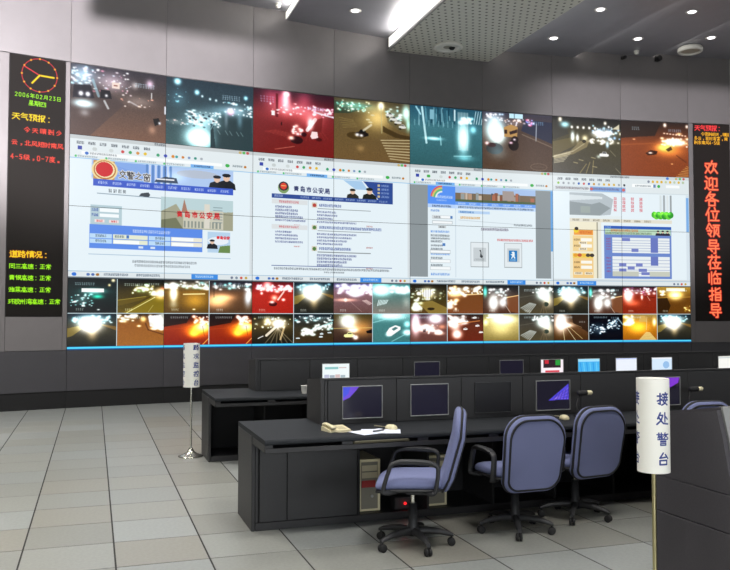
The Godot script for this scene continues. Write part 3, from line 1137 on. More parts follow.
			cap(0.16, 0.1, 0.12, 0.06, 4, "b8dcf0")
			cap(0.7, 0.12, 0.2, 0.05, 7, "a8b8d8")
			ln(0.0, 0.44, 0.6, 0.38, 3, "d07038", 0.4)
			pg([0.36, 0.58, 0.44, 0.52, 0.54, 0.54, 0.52, 0.6, 0.4, 0.62], "4a2818")
			gl(0.43, 0.57, 0.03, 0.015, "fff0e8", 1.1)
			pg([0.66, 0.5, 0.74, 0.44, 0.76, 0.5, 0.7, 0.54], "4a2c1c", 0.8)
			ln(0.82, 0.6, 0.96, 0.72, 3, "6c3418", 0.6)
			stripes(Vector2(0.8, 1.0), Vector2(0.98, 0.78), Vector2(0.99, 1.0), Vector2(1.0, 0.8), 7, 1.3, "ffc868", 0.8)
			gl(0.19, 0.33, 0.02, 0.012, "d0a080", 0.8)
			gl(0.75, 0.76, 0.015, 0.01, "ffc080", 0.8)
	I.adjust_bcs(0.97, 1.18, 0.8)
	I.resize(160, 120, Image.INTERPOLATE_BILINEAR)
	return I


# 2 x 2 small pictures and the cyan line along the bottom of the wall
func camera_grid(k: int) -> Image:
	var kinds := [[0, 1, 2, 3], [4, 5, 6, 6], [7, 2, 8, 9], [10, 11, 12, 13], [14, 15, 16, 17], [18, 19, 20, 19], [2, 18, 21, 22], [23, 24, 25, 2]]
	canvas(256, 192, C("cfe4ec"))
	rng.seed = 300 + k
	for q in 4:
		V = Rect2(0 if q % 2 == 0 else 129, 0 if q < 2 else 95, 127, 93 if q < 2 else 88)
		small_picture(kinds[k][q])
		if q < 2: cap(0.16, 0.86, 0.16, 0.07, 4, "f0f8f0")
		cap(0.14, 0.12 if q < 2 else 0.08, 0.4, 0.07, 9, "d8f0f4")
		if q % 2 == 1: cap(0.66, 0.1, 0.24, 0.06, 5, "d8f0f4")
	V = Rect2(0, 0, 256, 192)
	I.adjust_bcs(1.04, 1.28, 0.9)
	for q in [Rect2i(127, 0, 2, 192), Rect2i(0, 93, 256, 2)]: I.fill_rect(q, C("cfe4ec"))
	I.fill_rect(Rect2i(0, 183, 256, 9), C("1c5a9c"))
	I.fill_rect(Rect2i(0, 184, 256, 5), C("52d8fc"))
	return I


func small_picture(kind: int) -> void:
	match kind:
		0:
			bg("1c2428", "1c3434", "141c1c", 0.4)
			rect(0.28, 0.3, 0.74, 0.4, "d8fff8")
			gl(0.52, 0.36, 0.22, 0.08, "a0fff0", 0.8)
			gl(0.6, 0.52, 0.12, 0.06, "20c8a0", 0.9)
			gl(0.92, 0.04, 0.04, 0.05, "ffe0a0")
			gl(0.84, 0.18, 0.03, 0.04, "f0c080")
			sp(0.05, 0.45, 0.5, 0.8, 24, ["e0ffff", "a0e8e8", "80c0c0"], 0.018)
			gl(0.62, 0.9, 0.03, 0.02, "ffffff")
		1:
			bg("1c1e14", "4a4014", "6a5a14", 0.35)
			pg([0.1, 1, 0.75, 0.5, 1, 0.55, 1, 1], "8c7a1c", 0.8)
			pg([0, 0.62, 0.7, 0.48, 0.5, 0.62, 0, 0.8], "6c5c1c", 0.9)
			ln(0.18, 1.0, 0.8, 0.52, 2.4, "f8f0a0")
			ln(0.0, 0.62, 0.6, 0.5, 1.6, "c8b860", 0.8)
			gl(0.92, 0.4, 0.12, 0.14, "ffd8c8", 1.3)
			gl(0.97, 0.36, 0.05, 0.12, "ff3020", 0.9)
			sp(0.3, 0.15, 0.8, 0.45, 16, ["e0f8e8", "f8f0c0", "80c0a0"], 0.035)
			ln(0.66, 0.96, 0.76, 0.76, 1.0, "f0f0c0", 0.8)
		2:
			bg("20303c", "4c4838", "30302c", 0.4)
			pg([0, 0.45, 0.45, 0.3, 0.1, 0.68, 0, 0.72], "988440", 0.7)
			pg([0.6, 0.3, 1, 0.4, 1, 0.52], "8c6c38", 0.7)
			gl(0.46, 0.36, 0.22, 0.2, "ffffff", 1.5)
			gl(0.45, 0.2, 0.26, 0.16, "b0f0ff", 0.9)
			gl(0.5, 0.62, 0.1, 0.2, "907850", 0.7)
			sp(0.1, 0.04, 0.9, 0.3, 16, ["b0f0ff", "60b0c0"], 0.03)
		3:
			bg("403020", "94602c", "9c6834", 0.3)
			sp(0.0, 0.04, 0.4, 0.24, 22, ["e0e8d0", "40382c", "c0d0c0"], 0.03)
			gl(0.55, 0.16, 0.06, 0.08, "ffe090", 0.9)
			pg([0.66, 0.08, 1, 0.0, 1, 0.5, 0.7, 0.4], "c8d0d0", 0.8)
			sp(0.68, 0.05, 1.0, 0.5, 26, ["ffffff", "302c28", "e0f0f0"], 0.035)
			ln(0.6, 0.3, 0.66, 0.5, 5, "5c3820", 0.7)
			ln(0.66, 0.5, 1.0, 0.66, 5, "5c3820", 0.7)
			gl(0.46, 0.38, 0.04, 0.03, "fff0c0")
		4:
			bg("302c28", "7c5c24", "604818", 0.35)
			gl(0.68, 0.62, 0.26, 0.24, "806020", 0.7)
			gl(0.2, 0.4, 0.08, 0.22, "e8f8ff", 1.3)
			gl(0.2, 0.75, 0.1, 0.12, "4a5868", 0.7)
			ln(0.42, 0.42, 0.9, 0.4, 5, "ffe8a8", 0.8)
			sp(0.0, 0.02, 1.0, 0.25, 40, ["e0f8ff", "ffffff", "60a0a8", "282828"], 0.035)
			gl(0.66, 0.88, 0.03, 0.02, "fff0d0")
		5:
			bg("30303c", "6c503c", "5c4430", 0.35)
			gl(0.18, 0.62, 0.28, 0.2, "f0b070", 0.9)
			gl(0.35, 0.5, 0.24, 0.1, "c08858", 0.7)
			gl(0.9, 0.5, 0.08, 0.26, "a0c8e8", 0.9)
			gl(0.93, 0.4, 0.04, 0.12, "ffffff", 1.0)
			sp(0.1, 0.05, 0.95, 0.26, 20, ["60c8c8", "ffffff", "303840"], 0.03)
			ln(0.1, 0.0, 0.1, 0.5, 2, "282420", 0.8)
		6:
			bg("2c1c1c", "9c3c14", "8c2c10", 0.42)
			pg([0, 0, 0.62, 0, 0.5, 0.3, 0, 0.42], "281c1c", 0.8)
			gl(0.76, 0.52, 0.26, 0.2, "ffa020", 1.0)
			gl(0.86, 0.42, 0.16, 0.12, "fff0a0", 1.1)
			gl(0.66, 0.64, 0.1, 0.1, "ffc040", 0.8)
			gl(0.66, 0.08, 0.04, 0.05, "ffc8b0")
			sp(0.65, 0.08, 1.0, 0.34, 18, ["fff0d8", "ffb080", "ffffff"], 0.03)
			ln(0.86, 0.4, 0.9, 0.7, 2, "702810", 0.6)
			ln(0.0, 0.5, 0.6, 0.44, 2, "c85820", 0.5)
			ln(0.86, 1.0, 1.0, 0.8, 4, "ffc060", 0.7)
		7:
			bg("682028", "b43428", "a82c1e", 0.4)
			gl(0.36, 0.1, 0.1, 0.12, "ffb8b0", 1.0)
			sp(0.1, 0.1, 0.95, 0.3, 30, ["ffe0e0", "ffffff", "c8d0ff"], 0.035)
			ln(0.62, 0.56, 0.76, 0.3, 7, "ffd8d0", 0.8)
			el(0.5, 0.7, 0.1, 0.08, "481418", 0.9)
			gl(0.47, 0.64, 0.06, 0.04, "fff0e0")
			gl(0.53, 0.5, 0.07, 0.08, "ffd0c0", 0.8)
			gl(0.75, 0.56, 0.04, 0.04, "ffffff")
			gl(0.22, 0.36, 0.03, 0.04, "ffffff")
		8:
			bg("28281c", "54482c", "282418", 0.4)
			gl(0.36, 0.24, 0.08, 0.12, "ffe8b0", 1.0)
			gl(0.64, 0.32, 0.14, 0.14, "ffffff", 1.4)
			for q in 6: ln(0.66 - 0.02 * q, 0.4, 0.3 + 0.14 * q, 1.0, 4, "fff0d0", 0.3)
			ln(0.6, 0.4, 0.34, 0.72, 11, "fff4e0", 0.75)
			ln(0.78, 0.42, 0.68, 0.86, 8, "f8d8a0", 0.6)
			ln(0.14, 0.82, 0.26, 0.74, 3, "ffffff")
			sp(0.05, 0.1, 0.95, 0.5, 16, ["e0d0a0", "c8e8e8"], 0.025)
		9:
			bg("202c34", "444034", "4c3c24", 0.45)
			sp(0.02, 0.06, 1.0, 0.3, 22, ["d0f0f0", "80c0c8", "ffffff"], 0.025)
			ln(0.2, 0.68, 0.96, 0.3, 9, "b8f0ec", 0.7)
			sp(0.2, 0.5, 0.5, 0.72, 16, ["ffffff", "c0f0f0"], 0.03)
			sp(0.5, 0.36, 0.96, 0.56, 18, ["e8ffff", "a0e8e8"], 0.03)
			for p in [[0.1, 0.84], [0.7, 0.7], [0.68, 0.8], [0.9, 0.66]]: car(p[0], p[1], 0.05, "c8d4d8", "")
		10:
			bg("5c5878", "886870", "6c504c", 0.3)
			sp(0.02, 0.03, 0.98, 0.34, 34, ["c8d8ff", "ffffff", "a0b0e8", "60607c"], 0.05)
			gl(0.55, 0.36, 0.12, 0.08, "d0f4ff", 1.1)
			gl(0.3, 0.55, 0.25, 0.05, "d09070", 0.8)
			stripes(Vector2(0.72, 0.56), Vector2(0.92, 0.72), Vector2(0.84, 0.54), Vector2(1.0, 0.66), 6, 2.4, "f0d8d0", 0.8)
			ln(0.42, 0.6, 0.72, 0.94, 1.6, "c8a8a0", 0.6)
			gl(0.3, 0.55, 0.03, 0.05, "ffe8c0", 0.8)
		11:
			bg("548888", "5c7c78", "847c74", 0.4)
			gl(0.22, 0.2, 0.24, 0.18, "b8ffff", 1.2)
			gl(0.8, 0.22, 0.22, 0.1, "e0f8ff", 0.9)
			sp(0.5, 0.05, 1.0, 0.3, 18, ["d0f0f0", "406068"], 0.035)
			stripes(Vector2(0.1, 0.74), Vector2(0.36, 0.66), Vector2(0.14, 0.54), Vector2(0.42, 0.54), 7, 3.0, "d8fffc", 0.9)
			gl(0.9, 0.6, 0.1, 0.2, "4a403c", 0.6)
		12:
			bg("50482c", "5c4838", "40302c", 0.45)
			gl(0.7, 0.5, 0.3, 0.3, "8c5c20", 0.8)
			gl(0.36, 0.24, 0.2, 0.24, "d8f4ff", 1.2)
			gl(0.5, 0.55, 0.12, 0.1, "e8f0f0", 0.9)
			ln(0.0, 0.5, 1.0, 0.48, 3, "d8c070", 0.7)
			car(0.4, 0.78, 0.14, "f0e098", "")
			gl(0.56, 0.82, 0.06, 0.07, "ffffff", 1.1)
			pg([0.84, 0.6, 1.0, 0.54, 1.0, 0.68, 0.86, 0.68], "241c1c")
		13:
			bg("78b0b0", "4c8080", "487878", 0.35)
			gl(0.5, 0.06, 0.3, 0.12, "c8ffff", 0.9)
			ln(0.0, 0.3, 0.7, 0.06, 5, "a0e0e0", 0.5)
			pg([0.36, 0.66, 0.44, 0.5, 0.6, 0.4, 0.74, 0.46, 0.74, 0.56, 0.5, 0.78, 0.38, 0.78], "d8f8f8")
			pg([0.5, 0.54, 0.6, 0.46, 0.68, 0.5, 0.56, 0.6], "507878")
			gl(0.42, 0.72, 0.07, 0.07, "ffffff", 0.9)
			gl(0.92, 0.66, 0.1, 0.09, "e0ffff", 1.1)
			gl(0.92, 0.36, 0.08, 0.1, "a0f0f0", 0.8)
			ln(0.5, 0.98, 0.96, 0.66, 4, "98d8d8", 0.6)
		14:
			bg("302c24", "4c4428", "644c2c", 0.5)
			gl(0.46, 0.3, 0.13, 0.16, "fff4c8", 1.3)
			pg([0.2, 0.62, 0.6, 0.56, 1, 0.8, 1, 1, 0.5, 1], "948044", 0.8)
			sp(0.02, 0.1, 0.95, 0.5, 26, ["f0f0d8", "b0d0c0", "404030"], 0.03)
			sp(0.04, 0.5, 0.3, 0.9, 16, ["d8f0e8", "a8d0c8"], 0.04)
			el(0.56, 0.84, 0.1, 0.05, "302820", 0.8)
			for q in 5: ln(0.3 + 0.06 * q, 0.15, 0.3 + 0.06 * q, 0.5, 2, "28261c", 0.6)
		15:
			bg("443424", "744c2c", "805034", 0.35)
			pg([0.3, 0.3, 0.9, 0.36, 1, 0.9, 0.1, 0.9], "7c5030", 0.7)
			gl(0.2, 0.3, 0.2, 0.12, "ffe8b0", 0.9)
			ln(0.1, 0.36, 1.0, 0.3, 6, "ffe0a0", 0.7)
			sp(0.0, 0.04, 1.0, 0.3, 30, ["fff8e8", "d0f0f0", "ffd890"], 0.035)
			gl(0.48, 0.36, 0.05, 0.05, "ffffff")
			sp(0.0, 0.5, 0.25, 0.85, 10, ["f0f0e8", "e0c090"], 0.04)
			ln(0.0, 0.85, 0.2, 0.6, 3, "f0e0c0", 0.6)
		16:
			bg("584450", "74504c", "6c4840", 0.4)
			gl(0.14, 0.35, 0.1, 0.34, "fff0ff", 1.2)
			gl(0.68, 0.16, 0.18, 0.16, "e8f4ff", 1.2)
			gl(0.4, 0.5, 0.2, 0.12, "fff4e0", 1.0)
			rect(0.34, 0.54, 0.42, 0.66, "483838")
			sp(0.3, 0.4, 0.8, 0.7, 16, ["ffffff", "fff0d8", "503c38"], 0.04)
			gl(0.78, 0.7, 0.12, 0.06, "ffe0c0", 0.8)
			gl(0.86, 0.46, 0.1, 0.08, "b07048", 0.6)
		17:
			bg("3c302c", "6c3c2c", "703424", 0.4)
			gl(0.26, 0.74, 0.12, 0.14, "fff4f0", 1.3)
			gl(0.2, 0.42, 0.14, 0.16, "e8e8e8", 0.9)
			sp(0.02, 0.05, 0.5, 0.4, 20, ["ffffff", "e8f0f0", "40302c"], 0.05)
			ln(0.3, 0.34, 0.9, 0.24, 5, "d88848", 0.7)
			for p in [[0.5, 0.56], [0.84, 0.44], [0.94, 0.68], [0.52, 0.28], [0.76, 0.14]]: car(p[0], p[1], 0.06, "d8d4d0", "ffffff")
		18:
			bg("2c3034", "5c4c44", "583c30", 0.4)
			pg([0.66, 0.4, 1, 0.34, 1, 1, 0.7, 0.9], "8c5838", 0.7)
			gl(0.05, 0.22, 0.05, 0.16, "30e8c8", 1.0)
			gl(0.28, 0.62, 0.12, 0.24, "e0fbff", 1.3)
			gl(0.55, 0.6, 0.1, 0.16, "d8f0f8", 1.0)
			ln(0.6, 0.66, 0.76, 0.96, 3, "d0c0b0", 0.7)
			ln(0.66, 0.42, 1.0, 0.34, 4, "ffd090", 0.8)
			sp(0.1, 0.1, 0.8, 0.45, 16, ["ffffff", "a0e0e0", "303030"], 0.035)
		19:
			bg("40403c", "504c44", "58503c", 0.4)
			gl(0.7, 0.3, 0.17, 0.18, "e0ffff", 1.5)
			gl(0.84, 0.55, 0.14, 0.2, "d8c8a8", 0.7)
			el(0.78, 0.66, 0.08, 0.08, "38443c", 0.9)
			sp(0.4, 0.05, 0.98, 0.25, 14, ["ffffff", "b0e0e0"], 0.03)
			stripes(Vector2(0.02, 0.78), Vector2(0.3, 1.0), Vector2(0.3, 0.6), Vector2(0.5, 0.66), 6, 2.4, "e8f4f0", 0.85)
			ln(0.0, 0.42, 0.46, 0.32, 2, "808070", 0.6)
			for q in 3: ln(0.6 + q * 0.1, 1.0, 0.72, 0.6, 2, "a89070", 0.5)
		20:
			bg("8c8454", "b8a868", "887844", 0.4)
			gl(0.56, 0.18, 0.34, 0.16, "fffff0", 0.9)
			gl(0.5, 0.5, 0.3, 0.3, "807858", 0.6)
			sp(0.08, 0.02, 0.6, 0.14, 16, ["a0d0d8", "506870", "d8f0f0"], 0.035)
			gl(0.06, 0.3, 0.06, 0.1, "fff8a0", 0.7)
		21:
			bg("5c4c40", "74543c", "50381c", 0.4)
			gl(0.2, 0.3, 0.16, 0.34, "ffffff", 1.3)
			gl(0.35, 0.42, 0.2, 0.08, "fff8e8", 0.9)
			pg([0.5, 0.0, 1, 0.0, 1, 0.7, 0.56, 0.36], "382c24", 0.8)
			ln(0.36, 0.5, 0.62, 1.0, 2, "fff0c8", 0.9)
			ln(0.42, 0.46, 0.82, 0.94, 2, "f0d8a0", 0.8)
			ln(0.26, 0.6, 0.3, 1.0, 3, "f8e8b8", 0.7)
			ln(0.46, 0.3, 0.8, 0.5, 2, "d0a878", 0.7)
			cap(0.72, 0.26, 0.2, 0.06, 3, "e8f0f0")
		22:
			bg("0c1420", "14202c", "101824", 0.5)
			ln(0.56, 0.56, 0.86, 0.14, 6, "d0f0ff", 0.5)
			sp(0.54, 0.2, 0.9, 0.56, 26, ["e0f8ff", "ffffff", "90c0d8"], 0.022)
			ln(0.86, 0.16, 1.0, 0.4, 5, "d0f0ff", 0.6)
			sp(0.02, 0.36, 0.5, 0.76, 16, ["e8f8ff", "c0d8e8"], 0.022)
			gl(0.4, 0.68, 0.08, 0.02, "ffffff", 0.9)
		23:
			bg("402028", "943824", "8c341c", 0.35)
			gl(0.16, 0.32, 0.12, 0.2, "ffffff", 1.4)
			sp(0.02, 0.03, 1.0, 0.3, 24, ["d8e8ff", "ffffff", "281c3c"], 0.035)
			gl(0.56, 0.38, 0.03, 0.08, "ffffff")
			ln(0.66, 0.36, 0.94, 0.4, 3, "602018", 0.8)
			ln(0.72, 0.34, 0.8, 0.5, 3, "f0d0c0", 0.6)
			gl(0.3, 0.6, 0.2, 0.12, "a05840", 0.6)
		24:
			bg("b08c3c", "704c20", "6c481c", 0.4)
			rect(0.28, 0.04, 0.84, 0.16, "f8f0b8")
			gl(0.54, 0.3, 0.2, 0.16, "fff0a0", 1.2)
			pg([0, 0.42, 0.3, 0.4, 0.4, 0.7, 0.3, 1, 0, 1], "382814", 0.8)
			ln(0.0, 0.4, 1.0, 0.36, 3, "d8b050", 0.6)
			sp(0.8, 0.7, 0.98, 0.9, 7, ["e8c060", "ffe090"], 0.02)
			sp(0.05, 0.1, 0.25, 0.3, 8, ["ffffff", "c0a060"], 0.03)
		25:
			bg("a08850", "b87c24", "a06418", 0.4)
			gl(0.44, 0.5, 0.3, 0.24, "e0a030", 0.7)
			sp(0.02, 0.03, 0.3, 0.4, 14, ["fff8e0", "f0e8d0", "806040"], 0.045)
			pg([0.5, 0.06, 0.66, 0.06, 0.7, 0.3, 0.46, 0.3], "c8a860", 0.8)
			ln(0.7, 0.1, 0.68, 0.6, 3, "d8c090", 0.8)
			gl(0.92, 0.3, 0.05, 0.14, "fff0d8", 0.9)
			stripes(Vector2(0.46, 1.0), Vector2(0.68, 0.68), Vector2(0.98, 1.0), Vector2(0.78, 0.7), 8, 2.6, "fff0b0", 0.85)


# ------------------------------------------------------------------ lettering: strokes on a 16 x 16 grid

const G := {
	"天": "23d3 17e7 83875b1e 88bcee", "气": "5115 43d3 46c6 29b9bcdeec", "预": "1262 6234 2346 1767 6758 474e 4e2d 82f2 b2a4 94e4 949b e4eb c6b9 b98e cbfe",
	"报": "1464 414e4e2d 1a68 82e2e5c5 828e 87d7 d79e 99ee", "晴": "1252 525c 121c 1757 1c5c 72f2 84e4 76f6 b1b6 888e 88e8 e8ee 8aea 8cec", "今": "8117 81e7 6698 4ababa7e",
	"到": "1272 4225 2575 5477 18d8 184d 484d 1878 1d7d a3aa e1ee eecd", "少": "8189 5428 b4d7 d88c3e", "云": "33c3 17e7 773d3dcc a9de", "，": "7b9b 9b9d 9d7f", "。": "5b8b 8b8e 8e5e 5e5b",
	"：": "6575 6d7d", "北": "515e 1555 1d5b 919d 9ded edeb d496", "风": "32d2 c2cc ccee eefb 3239 391e 55ac a55c", "短": "3115 2464 1878 4448 481e 4a6d 82f2 94e4e8989894 9aac eadc 8efe",
	"时": "13535d1d13 1858 75f5 c1cead 889a", "南": "13e3 8185 2e25d5debd 5668 a698 49b9 4bbb 888e", "级": "4115451958 1d5b 72d2c6e6cb7e 93896e 96bbfe",
	"度": "8082 22e2 22291e 45d5 6368a8a3 4aca8d3f 6b9def", "道": "7183 d1c3 53f3 a395 75d5dc7c75 77d7 79d9 2234 16363c1e 3c6efe", "路": "1252551512 353d 3868 171d 0d6c a175 93d379 94f9 9adade9e9a",
	"情": "313e 1417 5356 72f2 84e4 76f6 b1b6 8e88e8ee 8aea 8cec", "况": "1335 1c48 62d2d76762 878b5e b7bdfdfb", "同": "1e12e2eece 45b5 57a7ac5c57", "三": "23d3 38c8 1ded",
	"高": "8082 13e3 45b5b84845 1e1aeaeece 5cacae5e5c", "速": "53f3 65e5e86865 a1ac a86c a8fc 2234 16363c1e 3c6efe", "正": "22d2 828d 88d8 464d 1ded", "常": "8083 4153 c1b3 1614e4e6 56a6a85856 3e3acace 888f",
	"青": "22d2 34c4 16e6 8186 3e38c8ce 3aca 3ccc", "银": "4115 3464 2767 444d6b 82e2e787 85e5 828dac a7fe e8bb", "潍": "1234 0628 1e3a 6145654978 4d7c a186 949e 94f4 97f7 9afa 9dfd c4cd",
	"莱": "12e2 5054 a0a4 26d6 4759 b7a9 1aea 858f 7a2e 9aee", "环": "1363 1767 333c 0d6b 82f2 c278 b6be c6f9", "胶": "22525e3e 22290e 2656 2a5a a0b2 73f3 9477 c4f7 d7ac6f 87bbff",
	"州": "32391e 727e c1cf 1518 5558 9598", "湾": "1234 0628 1e3a a0a2 52f2 8386 b3b6 6456 d4e6 68e8ea6a6cecdfaf", "年": "4015 33d3 47c7 474b 0bfb 838f", "月": "42c2ceae 42491e 46c6 4aca",
	"日": "32c2ce3e32 38c8", "星": "41b1b64641 44b4 472a 39d9 4bcb 1eee 878e", "期": "0373 212a 515a 2555 2757 0a7a 2b1e 5b7e 92e2eece 929a8f 96e6 9aea", "四": "13e3ee1e13 53583a a3a9d9",
	"夜": "8082 12e2 4218 363e 9369 85d5ab5f 87bbff", "明": "13535c1c13 1858 82e2eece 82897e 86e6 8aea", "间": "2133 141f 52e2efcf 56a6ad5d56 59a9", "多": "7034 62b27628 964b 88e89d2f",
	"有": "13e3 70561b 565f 56c6cfaf 59c9 5ccc", "雾": "31c1 1513e3e5 8186 4464 a4c4 773a 68c87b2c 79dc 4dbdaf 8c4f", "东": "23d3 7038d8 858e6e 5a2d aadd",
	"欢": "1464581e 166d 9176 94e4d7 b5ab7e b9fe", "迎": "82535b89 93e3ebcb 939d 1133 06262c0e 2c5fff", "各": "6017 53b3680a 4498fa 4ababf4f4a", "位": "4008 353f a0b3 64f4 869b d6bd 5efe",
	"领": "3006 4175 3547 18684c 2b5e 82f2 b2a4 94e4 949b e4eb c6b9 b98e cbfe", "导": "31b1b434 3137d7d5 1aea a8af8f 4b6d", "莅": "12e2 5054 a0a4 451a 383f 95a7 68f8 899c d9bd 5efe",
	"临": "131c 414e 9065 83f3 a4b6 78e8ed7d78 b8bd", "指": "1464 414e2d 1a68 8186e6e4 d183 88e8ee8e88 8beb", "接": "1464 414e2d 1a68 b0c2 72f2 93a5 d3c5 76f6 a68bef d8ad6f 69f9",
	"处": "4017 3373590e 255a8dfe a0ab a4e8", "警": "0272 2023 5053 2316 24646757 3555583835 a084 92f2 d287 a3f7 18e8 4aba 4bbb 4dbdbf4f4d", "台": "7036c5 a2e7 39c9ce3e39",
	"监": "2127 5058 9075 83e3 a4c6 29d9 292e 696e 999e d9de 0efe", "控": "1464 414e2d 1a68 b0c2 7472f2f4 9477 c4f7 89e9 b9be 7efe", "交": "7092 13e3 5427 a4d7 b77c1f 478bef", "之": "7082 34c43c 0d3c6dee",
	"窗": "7081 1412e2e4 5336 a3c6 37d7df3f37 7668 59a96d 7aad", "岛": "7052 32c2c6 3238e8dfbf 6485 3a3dadaa 696d", "市": "8082 13e3 3d36d6ddbc 838f", "公": "5118 a1e8 863ecd aaef",
	"安": "8082 1512e2e5 744acf b78c2f 08f8", "局": "31d1d434 31380f 37e7efcf 59a9ad5d59", "0": "4292b4bc9e4e2c2442", "2": "244292b4b62ebe", "3": "22b267b9bc8e2d", "4": "8e821aca", "5": "b232 37979b9b bcb9 bc8e2d 97b9 3237",
	"6": "a2452a3e9ebb9839", "7": "22b25e", "-": "38b8",
}


# one character in the square at p of side s (pixels)
func glyph(ch: String, p: Vector2, s: float, hw: float, col: Color, alpha := 1.0, squeeze := 1.0) -> void:
	if not G.has(ch): return
	for poly in G[ch].split(" "):
		var last := Vector2.INF
		for k in range(0, poly.length() - 1, 2):
			var q := p + Vector2((poly[k].hex_to_int() + 0.5) * squeeze, poly[k + 1].hex_to_int() + 0.5) * s / 16.0
			if last != Vector2.INF: seg(last, q, hw, col, alpha)
			last = q


# a line of text that starts at p; step is the distance between characters
func text(s: String, p: Vector2, size: float, step: float, hw: float, col: Color, halo := Color(0, 0, 0, 0), narrow := 0.62) -> void:
	for pass_ in ([0, 1] if halo.a > 0.0 else [1]):
		var x := p.x
		for ch in s:
			var small := ch in "0234567-"
			if ch != " ":
				glyph(ch, Vector2(x, p.y), size, hw * 2.3 if pass_ == 0 else hw, halo if pass_ == 0 else col, halo.a if pass_ == 0 else 1.0, narrow if small else 1.0)
			x += step * (narrow if small else 1.0)


func board_left() -> Image:
	canvas(256, 1280)
	var px := 256.0 / 56.5
	var halo := Color(0.55, 0.06, 0.03, 0.5)
	var gh := Color(0.1, 0.25, 0.0, 0.5)
	var yh := Color(0.5, 0.16, 0.0, 0.5)
	var red := C("ff4a38")
	var green := C("a8ff18")
	var yellow := C("ffe818")
	# the clock face
	var c := Vector2(135, 88)
	for k in 48:
		var a := TAU * k / 48
		var b := TAU * (k + 0.75) / 48
		seg(c + Vector2(cos(a), sin(a)) * 82, c + Vector2(cos(b), sin(b)) * 82, 2.4, C("d02838"))
	for k in 12:
		var a := TAU * k / 12
		var q := c + Vector2(cos(a), sin(a)) * 82
		seg(q, q, 6.0, C("ff7a20"), 0.7)
		seg(q, q, 3.6, C("ffd028"))
	seg(c, c + Vector2(-70, -36), 3.0, C("f03040"))
	seg(c, c + Vector2(66, 2), 6.5, C("c05010"), 0.6)
	seg(c, c + Vector2(66, 2), 4.2, yellow)
	seg(c, c + Vector2(-34, 42), 6.5, C("c05010"), 0.6)
	seg(c, c + Vector2(-34, 42), 4.2, yellow)
	text("2006年02月23日", Vector2(22, 182), 24, 26.5, 1.5, green, gh, 0.66)
	text("星期四", Vector2(84, 216), 28, 28, 1.7, green, gh)
	text("天气预报：", Vector2(10, 282), 40, 38.5, 2.3, yellow, yh)
	text("今天晴到少", Vector2(66, 350), 30, 37, 1.8, red, halo)
	text("云，北风短时南风", Vector2(10, 416), 30, 30.2, 1.8, red, halo)
	text("4-5级，0-7度。", Vector2(8, 486), 30, 31, 1.8, red, halo)
	text("道路情况：", Vector2(10, 958), 38, 37.5, 2.2, C("ffd820"), Color(0.65, 0.2, 0, 0.6))
	text("同三高速：正常", Vector2(10, 1022), 28, 27.6, 1.6, green, gh)
	text("青银高速：正常", Vector2(10, 1078), 28, 27.6, 1.6, green, gh)
	text("潍莱高速：正常", Vector2(10, 1136), 28, 27.6, 1.6, green, gh)
	text("环胶州湾高速：正常", Vector2(8, 1194), 28, 26.6, 1.6, green, gh)
	return I


func board_right() -> Image:
	canvas(256, 1280)
	var halo := Color(0.6, 0.05, 0.03, 0.6)
	text("天气预报：", Vector2(6, 4), 42, 40, 2.4, C("ff3c44"), halo)
	var y := C("ffc01c")
	var yh := Color(0.45, 0.14, 0.0, 0.6)
	text("  今夜到明天，晴间", Vector2(0, 52), 27, 26, 1.5, y, yh)
	text("多云，有时有雾，南", Vector2(2, 80), 27, 27, 1.5, y, yh)
	text("到东南风4-5级", Vector2(2, 108), 27, 27, 1.5, y, yh)
	var k := 0
	for ch in "欢迎各位领导莅临指导":
		var p := Vector2(72 + (2 * k), 232 + 103.5 * k)
		glyph(ch, p, 96, 10.5, C("8c1410"), 0.7)
		glyph(ch, p, 96, 6.8, C("ff4030"))
		glyph(ch, p, 96, 3.8, C("ff8a58"))
		k += 1
	return I


# ------------------------------------------------------------------ web pages (512 x 384)

# a line of small print, too small to read in the photograph
func small_print(x: float, y: float, w: float, h: float, col: String, alpha := 0.9) -> void:
	var a := P(x, y)
	var b := P(x + w, y + h)
	var c := C(col)
	for px in range(int(a.x), int(b.x)):
		if (px - int(a.x)) % 6 == 5: continue
		for py in range(int(a.y), int(b.y)):
			var k := rng.randf() * 1.15 * alpha
			if k > 0.22: I.set_pixel(px, py, I.get_pixel(px, py).lerp(c, k))


